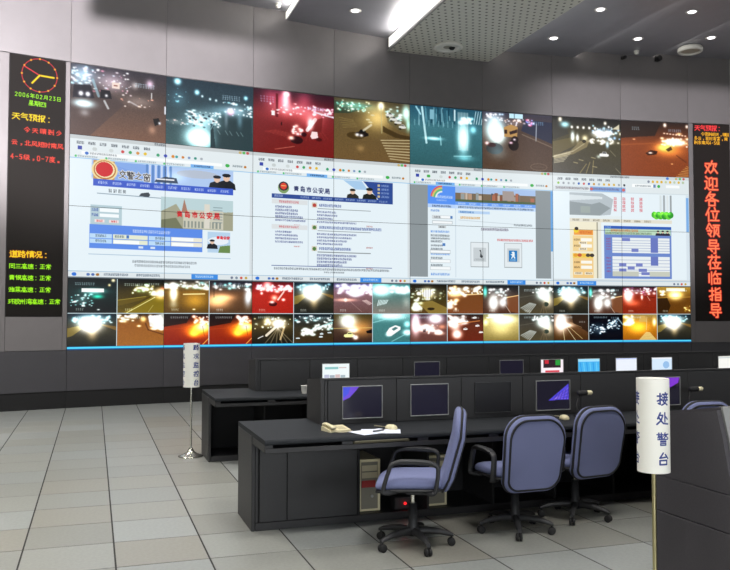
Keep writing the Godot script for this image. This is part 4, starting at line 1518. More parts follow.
func chrome_bar(tab: float, k: int) -> void:
	rect(0, 0, 1, 0.028, "c8ced0")
	rect(0, 0.028, 1, 0.16, "e3ecef")
	for q in 7: small_print(0.035 + q * 0.058, 0.042, 0.036, 0.022, "2c3440")
	small_print(0.44, 0.005, 0.06, 0.018, "505860")
	rect(0.04, 0.077, 0.062, 0.103, "3848a8")
	el(0.125, 0.09, 0.012, 0.013, "c8d0d0" if k != 2 else "48b050")
	el(0.21, 0.09, 0.012, 0.013, "d0d8d8")
	var cols := ["d05050", "48a868", "d89048", "e8c030", "40a070", "4858c0", "d88830"]
	for q in 7: el(0.27 + 0.04 * q + (0.03 if q > 3 else 0.0), 0.09, 0.009, 0.011, cols[q])
	for q in 5: el(0.56 + 0.035 * q, 0.09, 0.008, 0.01, ["38a0a0", "d08040", "8098c0", "309080", "a8b0b8"][q])
	rect(0.06, 0.113, 0.82, 0.136, "f8fcfc")
	el(0.085, 0.124, 0.01, 0.011, "3870c8")
	small_print(0.1, 0.116, 0.14, 0.016, "788088")
	el(0.85, 0.124, 0.013, 0.013, "40b050")
	small_print(0.88, 0.117, 0.06, 0.014, "586870")
	el(0.955, 0.124, 0.008, 0.01, "c07830")
	for q in 5:
		var x := 0.02 + q * 0.155
		if absf(x - tab) < 0.08:
			rect(x, 0.138, x + 0.13, 0.16, "78b4f0")
			small_print(x + 0.02, 0.142, 0.09, 0.014, "203050")
		else:
			el(x + 0.01, 0.149, 0.006, 0.008, "50c070")
			small_print(x + 0.02, 0.142, 0.1, 0.013, "8898a0")
	rect(0, 0.16, 1, 0.166, "8cc0e8")
	for q in 3: el(0.925 + q * 0.022, 0.015, 0.009, 0.011, ["c8b070", "60b860", "c85858"][q])


func task_bar(x0: float, x1: float) -> void:
	rect(0, 0.952, 1, 0.958, "a8c4d8")
	rect(0, 0.958, 1, 0.993, "dfe7ea")
	rect(0, 0.993, 1, 1, "6c7880")
	el(0.03, 0.975, 0.012, 0.013, "2870d8")
	for q in 3: el(0.1 + q * 0.024, 0.975, 0.009, 0.01, ["5878b8", "4868b0", "a87030"][q])
	for q in 3:
		if 0.18 + q * 0.17 + 0.14 < x0 or q == 0: small_print(0.18 + q * 0.17, 0.966, 0.13, 0.016, "48586c")
	rect(x0, 0.958, x1, 0.993, "3c8ce4")
	small_print(x0 + 0.02, 0.966, (x1 - x0) * 0.7, 0.016, "d8ecff")
	for q in 4: el(0.88 + q * 0.028, 0.976, 0.008, 0.01, ["70788c", "8090a0", "d05848", "c0a040"][q])


func officer(x: float, y: float, s: float, col := "20242c") -> void:
	pg([x - s, y + s * 1.6, x - s * 0.8, y + s * 0.6, x - s * 0.2, y + s * 0.3, x + s * 0.4, y + s * 0.35, x + s * 0.9, y + s * 0.8, x + s, y + s * 1.6], col)
	el(x, y, s * 0.36, s * 0.5, "e8c4ac")
	el(x, y - s * 0.35, s * 0.46, s * 0.26, col)


func web_page(k: int) -> Image:
	canvas(512, 384, C("e6f2f8"))
	rng.seed = 500 + k
	if k != 3: chrome_bar([0.64, 0.33, 0.17][k], k)
	match k:
		0:
			rect(0.12, 0.168, 0.885, 0.3, "84aae8")
			for q in 12: ln(0.12, 0.17 + q * 0.011, 0.5, 0.3 - q * 0.004, 4, ["5c84dc", "a8c4f4"][q % 2], 0.35)
			pg([0.53, 0.168, 0.885, 0.168, 0.885, 0.3, 0.5, 0.3], "c4d8f4", 0.7)
			for q in 9: ln(0.4 + q * 0.016, 0.17, 0.4 + q * 0.016, 0.3, 2.0, ["4a78b8", "e8f0fc"][q % 2], 0.7)
			el(0.68, 0.21, 0.12, 0.03, "b8bcc4", 0.7)
			gl(0.56, 0.24, 0.05, 0.04, "404850", 0.5)
			rect(0.12, 0.168, 0.23, 0.3, "c89450")
			el(0.178, 0.232, 0.068, 0.078, "f0dca0")
			el(0.178, 0.232, 0.058, 0.068, "b8702c")
			el(0.178, 0.23, 0.052, 0.06, "f4e4b4")
			el(0.176, 0.228, 0.045, 0.053, "d02428")
			for ch in 4:
				glyph("交警之窗"[ch], Vector2(127 + ch * 22, 86 + ch * 1.0), 22, 2.6, C("f4f4f0"))
				glyph("交警之窗"[ch], Vector2(127 + ch * 22, 86 + ch * 1.0), 22, 1.0, C("303038"))
			pg([0.45, 0.27, 0.5, 0.245, 0.56, 0.25, 0.57, 0.29, 0.44, 0.29], "405068")
			rect(0.455, 0.262, 0.55, 0.272, "f0f0f4")
			officer(0.79, 0.235, 0.05, "24282e")
			officer(0.845, 0.22, 0.055, "1c2026")
			rect(0.12, 0.3, 0.885, 0.35, "3c5cc8")
			for q in 10: small_print(0.145 + q * 0.074, 0.315, 0.05, 0.02, "d0dcff")
			for ch in 4: small_print(0.2 + ch * 0.025, 0.365, 0.016, 0.026, "384048")
			ln(0.14, 0.4, 0.48, 0.405, 0.7, "60788c", 0.8)
			pg([0.36, 0.4, 0.37, 0.38, 0.41, 0.37, 0.42, 0.39, 0.41, 0.405], "404850")
			rect(0.48, 0.395, 0.885, 0.62, "bcd4d8")
			pg([0.48, 0.5, 0.56, 0.44, 0.6, 0.52, 0.66, 0.5, 0.885, 0.48, 0.885, 0.62, 0.48, 0.62], "a4a48c")
			rect(0.6, 0.48, 0.83, 0.615, "cccab8")
			pg([0.59, 0.5, 0.605, 0.4, 0.625, 0.5], "a87c68")
			for q in 11: rect(0.605 + q * 0.02, 0.56, 0.615 + q * 0.02, 0.61, "8c948c")
			rect(0.72, 0.43, 0.75, 0.61, "dcd8cc")
			for q in 6: ln(0.77, 0.45 + q * 0.022, 0.82, 0.45 + q * 0.022, 0.8, "70848c", 0.7)
			pg([0.48, 0.56, 0.56, 0.54, 0.6, 0.62, 0.48, 0.62], "74785c")
			for ch in 6: glyph("青岛市公安局"[ch], Vector2(288 + ch * 21.5, 188), 17, 1.3, C("d02c30"))
			rect(0.108, 0.485, 0.27, 0.62, "b4ccd4")
			for q in 2:
				rect(0.155, 0.505 + q * 0.037, 0.255, 0.53 + q * 0.037, "f4fafc")
				small_print(0.115, 0.507 + q * 0.037, 0.034, 0.02, "3850a0")
				rect(0.13 + q * 0.075, 0.585, 0.18 + q * 0.075, 0.605, "f0e0e0")
				small_print(0.14 + q * 0.075, 0.588, 0.03, 0.014, "d04848")
			rect(0.104, 0.62, 0.71, 0.79, "5c8ce8")
			small_print(0.33, 0.645, 0.2, 0.024, "dce8ff")
			for q in 2:
				rect(0.106, 0.685 + q * 0.037, 0.22, 0.718 + q * 0.037, "bcdcf8")
				rect(0.225, 0.685 + q * 0.037, 0.41, 0.718 + q * 0.037, "e4ead4")
				rect(0.415, 0.685 + q * 0.037, 0.53, 0.718 + q * 0.037, "bcdcf8")
				rect(0.535, 0.685 + q * 0.037, 0.708, 0.718 + q * 0.037, "eae8d8")
				rect(0.54, 0.69 + q * 0.037, 0.66, 0.713 + q * 0.037, "f8fcfc")
				small_print(0.135, 0.692 + q * 0.037, 0.055, 0.018, "485868")
				small_print(0.45, 0.692 + q * 0.037, 0.05, 0.018, "485868")
			rect(0.23, 0.728, 0.365, 0.75, "f8fcfc")
			small_print(0.235, 0.692, 0.05, 0.018, "486078")
			rect(0.295, 0.69, 0.31, 0.712, "4878c0")
			for q in 2: rect(0.36 + q * 0.065, 0.765, 0.385 + q * 0.065, 0.78, "d8e4f4")
			rect(0.74, 0.635, 0.87, 0.79, "b8d4ec")
			el(0.8, 0.7, 0.06, 0.03, "e8f0f8")
			pg([0.8, 0.79, 0.81, 0.74, 0.87, 0.73, 0.87, 0.79], "6c8c50")
			officer(0.765, 0.71, 0.032, "20242c")
			for ch in 4: glyph("青岛公安"[ch], Vector2(404 + ch * 10, 254), 9, 0.9, C("e02830"))
			ln(0.1, 0.83, 0.87, 0.83, 0.5, "7ca0c0", 0.8)
			small_print(0.33, 0.865, 0.35, 0.02, "687078")
			small_print(0.34, 0.895, 0.3, 0.018, "788088")
			rect(0.985, 0.166, 1.0, 0.95, "d8e0e4")
			task_bar(0.65, 0.8)
		1:
			el(0.185, 0.262, 0.034, 0.046, "80a068")
			el(0.185, 0.25, 0.03, 0.036, "38343c")
			el(0.185, 0.25, 0.02, 0.026, "e04838")
			rect(0.17, 0.245, 0.2, 0.25, "f0d080")
			for ch in 6: glyph("青岛市公安局"[ch], Vector2(126 + ch * 20, 92 + ch * 0.4), 17, 1.15, C("343c68"))
			pg([0.56, 0.17, 0.68, 0.17, 0.72, 0.24, 0.64, 0.24], "a8ccec")
			pg([0.69, 0.17, 0.885, 0.17, 0.885, 0.34, 0.8, 0.33], "304c94")
			officer(0.62, 0.26, 0.042, "30302c")
			officer(0.73, 0.25, 0.05, "20241f")
			for q in 4:
				rect(0.785, 0.19 + q * 0.03, 0.8, 0.208 + q * 0.03, "c8bc98")
				small_print(0.81, 0.19 + q * 0.03, 0.05, 0.018, "a0b8e8")
			rect(0.115, 0.314, 0.885, 0.348, "304c94")
			small_print(0.13, 0.32, 0.05, 0.02, "d0dcf4")
			for q in 8: small_print(0.29 + q * 0.072, 0.322, 0.055, 0.016, "a8bce0")
			for b in [[0.355, 5], [0.55, 4]]:
				rect(0.115, b[0], 0.335, b[0] + 0.036, "dde2e4")
				small_print(0.16, b[0] + 0.008, 0.12, 0.02, "c86068")
				for q in b[1]: small_print(0.135, b[0] + 0.05 + q * 0.026, [0.1, 0.14, 0.14, 0.17, 0.19][q], 0.017, "404880")
				small_print(0.25, b[0] + 0.06 + b[1] * 0.026, 0.04, 0.012, "c07070")
			rect(0.338, 0.35, 0.341, 0.87, "9cacb8")
			for b in [[0.375, 4, 0.14], [0.55, 4, 0.4], [0.72, 4, 0.2]]:
				rect(0.362, b[0] - 0.008, 0.395, b[0] + 0.032, "d8d0c0")
				el(0.378, b[0] + 0.012, 0.012, 0.015, "b84840" if b[0] < 0.5 else "588048")
				small_print(0.41, b[0] - 0.002, b[2], 0.024, "3a4c90")
				rect(0.4, b[0] + 0.034, 0.74, b[0] + 0.041, "8c9498")
				for q in b[1]: small_print(0.395, b[0] + 0.055 + q * 0.026, [0.12, 0.13, 0.1, 0.25][q] if b[0] < 0.5 else 0.25 - 0.03 * q, 0.017, "404880")
				small_print(0.71, b[0] + 0.155, 0.04, 0.012, "b07070")
			rect(0.115, 0.87, 0.88, 0.876, "4c5c94")
			small_print(0.13, 0.888, 0.73, 0.016, "606870")
			small_print(0.44, 0.913, 0.13, 0.014, "707880")
			rect(0.985, 0.166, 1.0, 0.95, "d8e0e4")
			task_bar(0.67, 0.81)
		2:
			rect(0, 0.168, 0.12, 0.94, "8e979b")
			rect(0.875, 0.168, 0.985, 0.94, "8e979b")
			rect(0.12, 0.168, 0.31, 0.325, "5a94f4")
			for q in 4:
				for a in 9: 
					var t0 := PI + 0.2 + a * 0.15
					var r := 0.075 - q * 0.011
					ln(0.215 + r * cos(t0), 0.275 + r * 1.4 * sin(t0), 0.215 + r * cos(t0 + 0.15), 0.275 + r * 1.4 * sin(t0 + 0.15), 1.6, ["e86050", "f0c840", "70c860", "f0f4e8"][q])
			small_print(0.18, 0.25, 0.11, 0.026, "e4f0ff")
			small_print(0.18, 0.285, 0.07, 0.014, "c0d8ff")
			rect(0.31, 0.168, 0.875, 0.225, "a8c4ec")
			rect(0.31, 0.22, 0.875, 0.29, "7c6c58")
			for q in 26:
				var x := rng.randf_range(0.315, 0.85)
				var h := rng.randf_range(0.02, 0.06)
				rect(x, 0.262 - h, x + rng.randf_range(0.01, 0.03), 0.28, ["b89880", "8c5c48", "c8b8a8", "586068", "b07058", "98a0a0"][q % 6])
			rect(0.64, 0.185, 0.72, 0.27, "a89c98")
			rect(0.31, 0.275, 0.875, 0.295, "56684c")
			rect(0.31, 0.295, 0.875, 0.325, "6ca0f4")
			for q in 7: small_print(0.33 + q * 0.078, 0.303, 0.05, 0.015, "d8e8ff")
			rect(0.12, 0.325, 0.31, 0.355, "b8d4fc")
			rect(0.31, 0.325, 0.875, 0.355, "c4dcfc")
			small_print(0.15, 0.333, 0.13, 0.016, "303c58")
			small_print(0.33, 0.333, 0.53, 0.018, "384860")
			small_print(0.14, 0.37, 0.06, 0.02, "4878c8")
			for b in [0.42, 0.465]: rect(0.15, b, 0.29, b + 0.028, "b8c0c4")
			for b in [0.42, 0.465]: rect(0.153, b + 0.004, 0.287, b + 0.024, "f6fafc")
			rect(0.275, 0.424, 0.29, 0.444, "5080c0")
			small_print(0.16, 0.427, 0.05, 0.016, "404850")
			rect(0.19, 0.505, 0.245, 0.525, "c8ced0")
			small_print(0.2, 0.508, 0.035, 0.013, "404850")
			rect(0.31, 0.355, 0.314, 0.94, "c4d4e0")
			for b in [0.545, 0.735, 0.905]: small_print(0.14, b, 0.13, 0.02, "4880d8")
			for b in [0.58, 0.605, 0.63, 0.665, 0.695, 0.77, 0.83]: small_print(0.14, b, 0.08 if b > 0.62 else 0.13, 0.017, "485058")
			rect(0.22, 0.652, 0.24, 0.675, "5080c0")
			for b in [0.71, 0.79, 0.85]:
				rect(0.135, b, 0.275, b + 0.03, "a8b0b4")
				rect(0.138, b + 0.004, 0.272, b + 0.026, "f6fafc")
			rect(0.33, 0.37, 0.55, 0.395, "b8d4f4")
			small_print(0.34, 0.373, 0.1, 0.018, "4070b0")
			small_print(0.345, 0.42, 0.14, 0.022, "d89030")
			small_print(0.72, 0.47, 0.13, 0.018, "505860")
			ln(0.33, 0.45, 0.72, 0.47, 0.5, "b0bcc4", 0.8)
			small_print(0.49, 0.51, 0.19, 0.022, "584860")
			small_print(0.6, 0.6, 0.255, 0.022, "d05050")
			for b in [0.415, 0.65]:
				rect(b, 0.635, b + 0.127, 0.85, "a8b0b4")
				rect(b + 0.004, 0.64, b + 0.122, 0.843, "e4ecf0")
				rect(b + 0.02, 0.68, b + 0.108, 0.8, "c8d0d4")
			pg([0.475, 0.7, 0.485, 0.72, 0.48, 0.76, 0.495, 0.77, 0.5, 0.75, 0.492, 0.74, 0.488, 0.7], "404448")
			small_print(0.44, 0.775, 0.07, 0.018, "a0a8ac")
			rect(0.682, 0.7, 0.742, 0.795, "2a7cc0")
			# the white rearing figure on the blue square
			pg([0.7, 0.712, 0.714, 0.706, 0.724, 0.716, 0.72, 0.73, 0.728, 0.735, 0.72, 0.742, 0.728, 0.765, 0.72, 0.768, 0.712, 0.75, 0.704, 0.768, 0.696, 0.768, 0.706, 0.742, 0.698, 0.738, 0.694, 0.73, 0.708, 0.728], "f0f8fc")
			small_print(0.692, 0.775, 0.04, 0.012, "d0e8f8")
			rect(0.985, 0.168, 1.0, 0.7, "6ca8e4")
			rect(0.985, 0.7, 1.0, 0.95, "d8e4ec")
			task_bar(0.67, 0.8)
		3:
			rect(0, 0, 1, 0.028, "d0d8da")
			rect(0, 0.028, 1, 0.155, "e0e9ec")
			for q in 7: small_print(0.035 + q * 0.058, 0.04, 0.036, 0.022, "2c3440")
			small_print(0.42, 0.006, 0.14, 0.018, "505860")
			for q in 14: el(0.04 + q * 0.037, 0.088, 0.008, 0.011, ["88c048", "98a0a8", "a8b0b8", "a8b0b8", "3868b8", "d05858", "3058b0", "c89038", "a0b0c0", "d8b048", "e0a030", "d8b040", "a0a8b0", "404850"][q])
			rect(0.58, 0.075, 0.74, 0.103, "fbfefe")
			small_print(0.6, 0.081, 0.12, 0.016, "687880")
			rect(0.735, 0.075, 0.752, 0.103, "6888b8")
			el(0.775, 0.089, 0.011, 0.014, "40b050")
			rect(0.83, 0.076, 0.93, 0.102, "f8fcfc")
			for q in 9: el(0.7 + q * 0.032, 0.048, 0.009, 0.012, ["8890a0", "e0b030", "e8b838", "e0b030", "c8d0a0", "e8b838", "c0d0b0", "e0b840", "b8c8a8"][q])
			el(0.84, 0.015, 0.011, 0.012, "4880d8")
			for q in 3: el(0.905 + q * 0.028, 0.015, 0.009, 0.011, ["c8b070", "60b860", "c85858"][q])
			rect(0, 0.11, 0.25, 0.155, "d8e2e6")
			small_print(0.02, 0.12, 0.24, 0.022, "605058")
			rect(0.27, 0.11, 0.53, 0.155, "88b0e4")
			small_print(0.29, 0.12, 0.2, 0.022, "684870")
			el(0.515, 0.132, 0.012, 0.014, "d06868")
			el(0.28, 0.132, 0.012, 0.014, "d06868")
			rect(0.0, 0.155, 1.0, 0.162, "d0dce2")
			pg([0.12, 0.17, 0.36, 0.17, 0.44, 0.22, 0.42, 0.36, 0.12, 0.4], "a4aeb4", 0.7)
			pg([0.12, 0.19, 0.36, 0.2, 0.36, 0.22, 0.12, 0.24], "e4eef2", 0.8)
			pg([0.12, 0.25, 0.28, 0.27, 0.34, 0.25, 0.42, 0.3, 0.34, 0.37, 0.12, 0.37], "7c868a", 0.6)
			rect(0.2, 0.29, 0.27, 0.35, "a0aca8")
			rect(0.12, 0.37, 0.5, 0.4, "e4eef0")
			for q in 4:
				for ch in 4: small_print(0.445 + q * 0.062, 0.2 + ch * 0.034, 0.022, 0.028, "d03c48")
			# the bushes and the grey tower beside them; no figure
			for q in 4: pg([0.78 + q * 0.025, 0.17, 0.795 + q * 0.025, 0.17, 0.795 + q * 0.025, 0.34, 0.78 + q * 0.025, 0.34], ["d8e2e4", "a8b0b4", "e0e8ea", "9ca4a8"][q])
			for q in 9: el(0.74 + q * 0.015, 0.35 + 0.012 * (q % 2), 0.022, 0.03, ["48b828", "68d838", "30982c"][q % 3])
			for q in 5: gl(0.745 + q * 0.026, 0.335, 0.012, 0.014, "80c040", 0.6)
			rect(0.12, 0.4, 0.87, 0.43, "e4e0d0")
			for q in 8: small_print(0.14 + q * 0.075, 0.406, 0.05, 0.016, "78705c")
			rect(0.12, 0.43, 0.32, 0.93, "f0ead0")
			rect(0.315, 0.43, 0.325, 0.93, "a8a490")
			rect(0.325, 0.43, 0.35, 0.93, "e8e8dc")
			rect(0.15, 0.5, 0.29, 0.545, "f0a040")
			el(0.165, 0.505, 0.018, 0.022, "f0d028")
			el(0.168, 0.49, 0.014, 0.014, "302c28")
			small_print(0.19, 0.51, 0.09, 0.025, "c85828")
			pg([0.14, 0.55, 0.29, 0.55, 0.29, 0.69, 0.14, 0.69], "f2d494")
			pg([0.14, 0.75, 0.29, 0.75, 0.29, 0.93, 0.14, 0.93], "f2cc88")
			rect(0.14, 0.71, 0.29, 0.75, "f0d060")
			for q in 5: el(0.16 + q * 0.03, 0.725, 0.016, 0.016, ["e8a030", "c86030", "f0c040", "484038", "3c3430"][q])
			for b in [0.575, 0.63, 0.775, 0.82]:
				rect(0.2, b, 0.28, b + 0.027, "faf8ee")
				small_print(0.15, b + 0.004, 0.04, 0.018, "705838")
			for b in [[0.185, 0.605], [0.185, 0.66], [0.15, 0.875], [0.225, 0.875]]:
				rect(b[0], b[1], b[0] + 0.06, b[1] + 0.024, "f4ecd4")
				small_print(b[0] + 0.008, b[1] + 0.004, 0.044, 0.015, "705838")
			rect(0.37, 0.46, 0.865, 0.93, "6c88cc")
			rect(0.37, 0.46, 0.865, 0.485, "2c5cb8")
			small_print(0.38, 0.465, 0.04, 0.015, "a8c8f0")
			rect(0.375, 0.485, 0.86, 0.535, "bcdcc0")
			small_print(0.42, 0.488, 0.2, 0.022, "e07838")
			small_print(0.38, 0.512, 0.34, 0.02, "586850")
			for q in 3: officer(0.765 + q * 0.035, 0.505, 0.02, "282838")
			for b in [[0.56, 0.7], [0.73, 0.91]]:
				rect(0.43, b[0], 0.85, b[1], "eaf0f2")
				for q in 5:
					ln(0.43, lerpf(b[0], b[1], (q + 1) / 6.0), 0.85, lerpf(b[0], b[1], (q + 1) / 6.0), 0.6, "8898c0", 0.8)
					small_print(0.385, lerpf(b[0], b[1], (q + 0.3) / 6.0), 0.035, 0.014, "a04878")
				rect(0.71, b[0], 0.765, b[0] + (b[1] - b[0]) * (0.95 if b[0] < 0.6 else 0.45), "6878c0")
			for b in [[0.5, 0.565, 0.06], [0.57, 0.66, 0.05], [0.48, 0.79, 0.05], [0.54, 0.82, 0.05], [0.6, 0.79, 0.05], [0.48, 0.84, 0.05], [0.62, 0.84, 0.06], [0.64, 0.87, 0.06]]: rect(b[0], b[1], b[0] + b[2], b[1] + 0.028, "7480c4")
			rect(0.43, 0.865, 0.62, 0.91, "c4c8bc")
			rect(0.7, 0.865, 0.85, 0.91, "c8ccbe")
			rect(0.975, 0.166, 1.0, 0.94, "d8e4ec")
			rect(0.978, 0.19, 0.998, 0.5, "7cb0e8")
			rect(0.0, 0.94, 1.0, 0.952, "d4dce0")
			task_bar(0.17, 0.31)
	return I


# ------------------------------------------------------------------ consoles

# worktop with its front rail and pull-out slots, left end at x0
func worktop(x0: float, x1: float, dz: float, label: String) -> void:
	var o := thing("console_worktop", label, "worktop", Vector3(x0, 0, -5.54 + dz))
	var l := x1 - x0
	var st := mb()
	extrude(st, PackedVector2Array([Vector2(-0.008, 0.716), Vector2(0.0, 0.724), Vector2(0.0, 0.738), Vector2(-0.006, 0.747), Vector2(-0.02, 0.751), Vector2(-1.08, 0.751), Vector2(-1.08, 0.716)]), 0.0, l)
	part("top_board", st, M.desk_top, o)
	bx("apron_rail", Vector3(0.004, 0.655, -0.04), Vector3(l, 0.692, -0.016), M.desk, o)
	bx("end_rail", Vector3(0.004, 0.655, -0.49), Vector3(0.03, 0.716, -0.04), M.desk, o)
	bx("tray_floor", Vector3(0.03, 0.66, -0.48), Vector3(l, 0.668, -0.045), M.inside, o, 0.0)
	var x := -0.53
	var k := 0
	while x < l:
		bx("slot_divider", Vector3(maxf(x, 0.004), 0.692, -0.04), Vector3(minf(x + 0.59 if x < 0 else x + 0.085, l) if x >= 0 else 0.062, 0.716, -0.016), M.desk, o, 0.002)
		x = 0.565 + 0.59 * k
		k += 1


func carcass(x0: float, x1: float, dz: float, closed_to: float, label: String) -> void:
	var o := thing("console_carcass", label, "console", Vector3(x0, 0, -6.03 + dz))
	var l := x1 - x0
	bx("end_panel", Vector3(0.0, 0.0, -0.59), Vector3(0.028, 0.714, 0.0), M.desk, o, 0.003)
	bx("plinth", Vector3(0.03, 0.0, -0.58), Vector3(l, 0.06, 0.0), M.desk, o, 0.003)
	bx("back_panel", Vector3(0.03, 0.06, -0.585), Vector3(l, 0.7, -0.57), M.inside, o, 0.0)
	var x := closed_to
	while x < l:
		bx("side_panel", Vector3(x, 0.06, -0.57), Vector3(x + 0.02, 0.7, 0.0), M.inside, o, 0.002)
		x += 0.59


func hutch(x0: float, x1: float, dz: float, label: String) -> void:
	var o := thing("monitor_hutch", label, "hutch", Vector3(x0, DESK + 0.001, -6.2 + dz))
	var l := x1 - x0
	var ep := mb()
	extrude(ep, PackedVector2Array([Vector2(-0.41, 0.0), Vector2(-0.41, 0.332), Vector2(0.014, 0.372), Vector2(0.018, 0.368), Vector2(0.018, 0.0)]), 0.0, 0.0295)
	part("end_panel", ep, M.desk, o)
	var st := mb()
	extrude(st, PackedVector2Array([Vector2(-0.4, 0.0), Vector2(0.0, 0.0), Vector2(0.0, 0.354), Vector2(-0.4, 0.318)]), 0.03, l)
	part("body", st, M.desk, o)
	st = mb()
	extrude(st, PackedVector2Array([Vector2(-0.41, 0.3185), Vector2(-0.41, 0.332), Vector2(0.014, 0.371), Vector2(0.018, 0.368), Vector2(0.018, 0.357)]), 0.03, l)
	part("top_board", st, M.desk, o)
	var x := 0.032
	while x < l:
		var nx := minf(0.06 if x < 0.04 else x + 0.587, l)
		bx("face_panel", Vector3(x + 0.002, 0.004, 0.0), Vector3(nx - 0.002, 0.352, 0.012), M.desk, o, 0.002)
		x = nx


# monitor set flush in a hutch: kind picks the picture on its screen
func monitor(x: float, dz: float, kind: int, label: String) -> void:
	var o := thing("monitor", label, "monitor", Vector3(x, 0.79, -6.187 + dz), 0.0, "monitors built into the console hutches")
	var w := 0.172
	var h := 0.264
	var bm: Material = M.bezel if kind == 0 else M.silver
	bx("bezel_rail", Vector3(-w, h - 0.007, 0.0), Vector3(w, h, 0.014), bm, o, 0.002)
	bx("bezel_rail", Vector3(-w, 0.0, 0.0), Vector3(w, 0.007, 0.014), bm, o, 0.002)
	bx("bezel_stile", Vector3(-w, 0.007, 0.0), Vector3(-w + 0.006, h - 0.007, 0.014), bm, o, 0.002)
	bx("bezel_stile", Vector3(w - 0.006, 0.007, 0.0), Vector3(w, h - 0.007, 0.014), bm, o, 0.002)
	var st := mb()
	uvquad(st, Vector3(-w + 0.006, 0.007, 0.005), Vector3(w - 0.006, 0.007, 0.005), Vector3(w - 0.006, h - 0.007, 0.005), Vector3(-w + 0.006, h - 0.007, 0.005))
	var m: StandardMaterial3D = M.screen_off
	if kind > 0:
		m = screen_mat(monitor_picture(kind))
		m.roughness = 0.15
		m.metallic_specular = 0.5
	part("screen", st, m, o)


func monitor_picture(kind: int) -> Image:
	canvas(96, 72, C("1c1a28"))
	rng.seed = 900 + kind
	match kind:
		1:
			pg([0, 0, 0.42, 0, 0.3, 0.18, 0.18, 0.34, 0.0, 0.44], "4450e0")  # blue and purple reflection on the glass, painted as screen glow
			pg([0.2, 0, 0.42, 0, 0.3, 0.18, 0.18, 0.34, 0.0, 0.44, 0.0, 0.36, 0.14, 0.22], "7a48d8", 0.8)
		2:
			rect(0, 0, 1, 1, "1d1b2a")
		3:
			pg([0.98, 0.1, 0.98, 0.66, 0.36, 0.68], "5448d8")  # triangular reflection on the glass, painted into the screen with its dots
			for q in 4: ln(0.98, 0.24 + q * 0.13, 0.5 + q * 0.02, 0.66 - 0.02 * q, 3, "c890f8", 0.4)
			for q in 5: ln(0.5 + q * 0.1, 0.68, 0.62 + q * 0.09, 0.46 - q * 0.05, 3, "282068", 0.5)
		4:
			pg([0.5, 0, 1, 0, 0.96, 0.2, 0.7, 0.36, 0.5, 0.4], "8038d0")  # purple reflection in the corner, painted as screen glow
		5:
			rect(0, 0, 1, 1, "f2fbfc")
			rect(0.1, 0.14, 0.6, 0.26, "90c8c8")
			rect(0.62, 0.16, 0.9, 0.22, "d8c8c8")
			for q in 4: rect(0.08 + q * 0.2, 0.5 + 0.03 * (q % 2), 0.26 + q * 0.2, 0.66, ["c0c4dc", "a8b4c0", "d8c0c0", "b0c0c8"][q])
			rect(0.1, 0.8, 0.9, 0.84, "b0b8c0")
		6:
			rect(0, 0, 1, 1, "fff4fa")
			rect(0.12, 0, 0.9, 0.42, "34242c")
			rect(0.18, 0.02, 0.36, 0.22, "d03040")
			rect(0.66, 0.02, 0.88, 0.3, "30a040")
			rect(0.2, 0.56, 0.84, 0.66, "e04858")
			for q in 6: rect(0.2 + q * 0.11, 0.74, 0.28 + q * 0.11, 0.84, "e87888")
		7:
			rect(0, 0, 1, 1, "48b8f4")
			rect(0, 0, 1, 0.14, "a8e4ff")
			for q in 6: ln(0.1 + q * 0.15, 0.2, 0.2 + q * 0.14, 1.0, 8, ["2488e0", "88dcff"][q % 2], 0.6)
		8:
			rect(0, 0, 1, 1, "eef4ff")
			rect(0.0, 0.0, 1, 0.06, "c8d4ff")
		9:
			rect(0, 0, 1, 1, "d8ecff")
			el(0.72, 0.4, 0.16, 0.2, "88b8e8", 0.8)
			rect(0.0, 0.0, 1, 0.08, "f4f8ff")
		10:
			rect(0, 0, 1, 1, "f8f8f2")
			rect(0.05, 0.05, 0.9, 0.12, "d0d8d8")
	return I


func console_row_front() -> void:
	worktop(1.14, 7.6, 0.0, "long dark grey console worktop in the front row, carrying the beige phone and papers")
	carcass(1.14, 7.6, 0.0, 0.84, "dark base of the front console row, closed doors at left and open bays")
	var c := thing("console_cabinet", "dark closed two-door cabinet at the left end under the front console worktop", "cabinet", Vector3(1.17, 0.06, -6.03))
	bx("body", Vector3(0.0, 0.0, -0.56), Vector3(0.81, 0.64, -0.02), M.inside, c, 0.002)
	bx("filler_strip", Vector3(0.0, 0.003, -0.02), Vector3(0.02, 0.645, 0.0), M.desk, c, 0.002)
	bx("door", Vector3(0.032, 0.003, -0.02), Vector3(0.242, 0.645, 0.0), M.desk, c, 0.002)
	bx("door", Vector3(0.247, 0.003, -0.02), Vector3(0.805, 0.645, 0.0), M.desk, c, 0.002)
	hutch(1.72, 7.6, 0.0, "long dark monitor hutch standing on the front console worktop")
	monitor(2.07, 0.0, 1, "monitor with a blue reflection painted in its upper left corner, behind the beige phone")
	monitor(2.66, 0.0, 2, "plain dark monitor left of the side-on chair's back in the front hutch")
	monitor(3.25, 0.0, 0, "blank black monitor without a bright frame in the front hutch, above the leftmost rear-facing chair")
	monitor(3.84, 0.0, 3, "monitor with painted purple dotted triangle reflection in the front hutch between the two rear-facing chairs")
	monitor(5.03, 0.0, 4, "monitor with a painted purple corner reflection half hidden behind the nearer white sign cylinder")


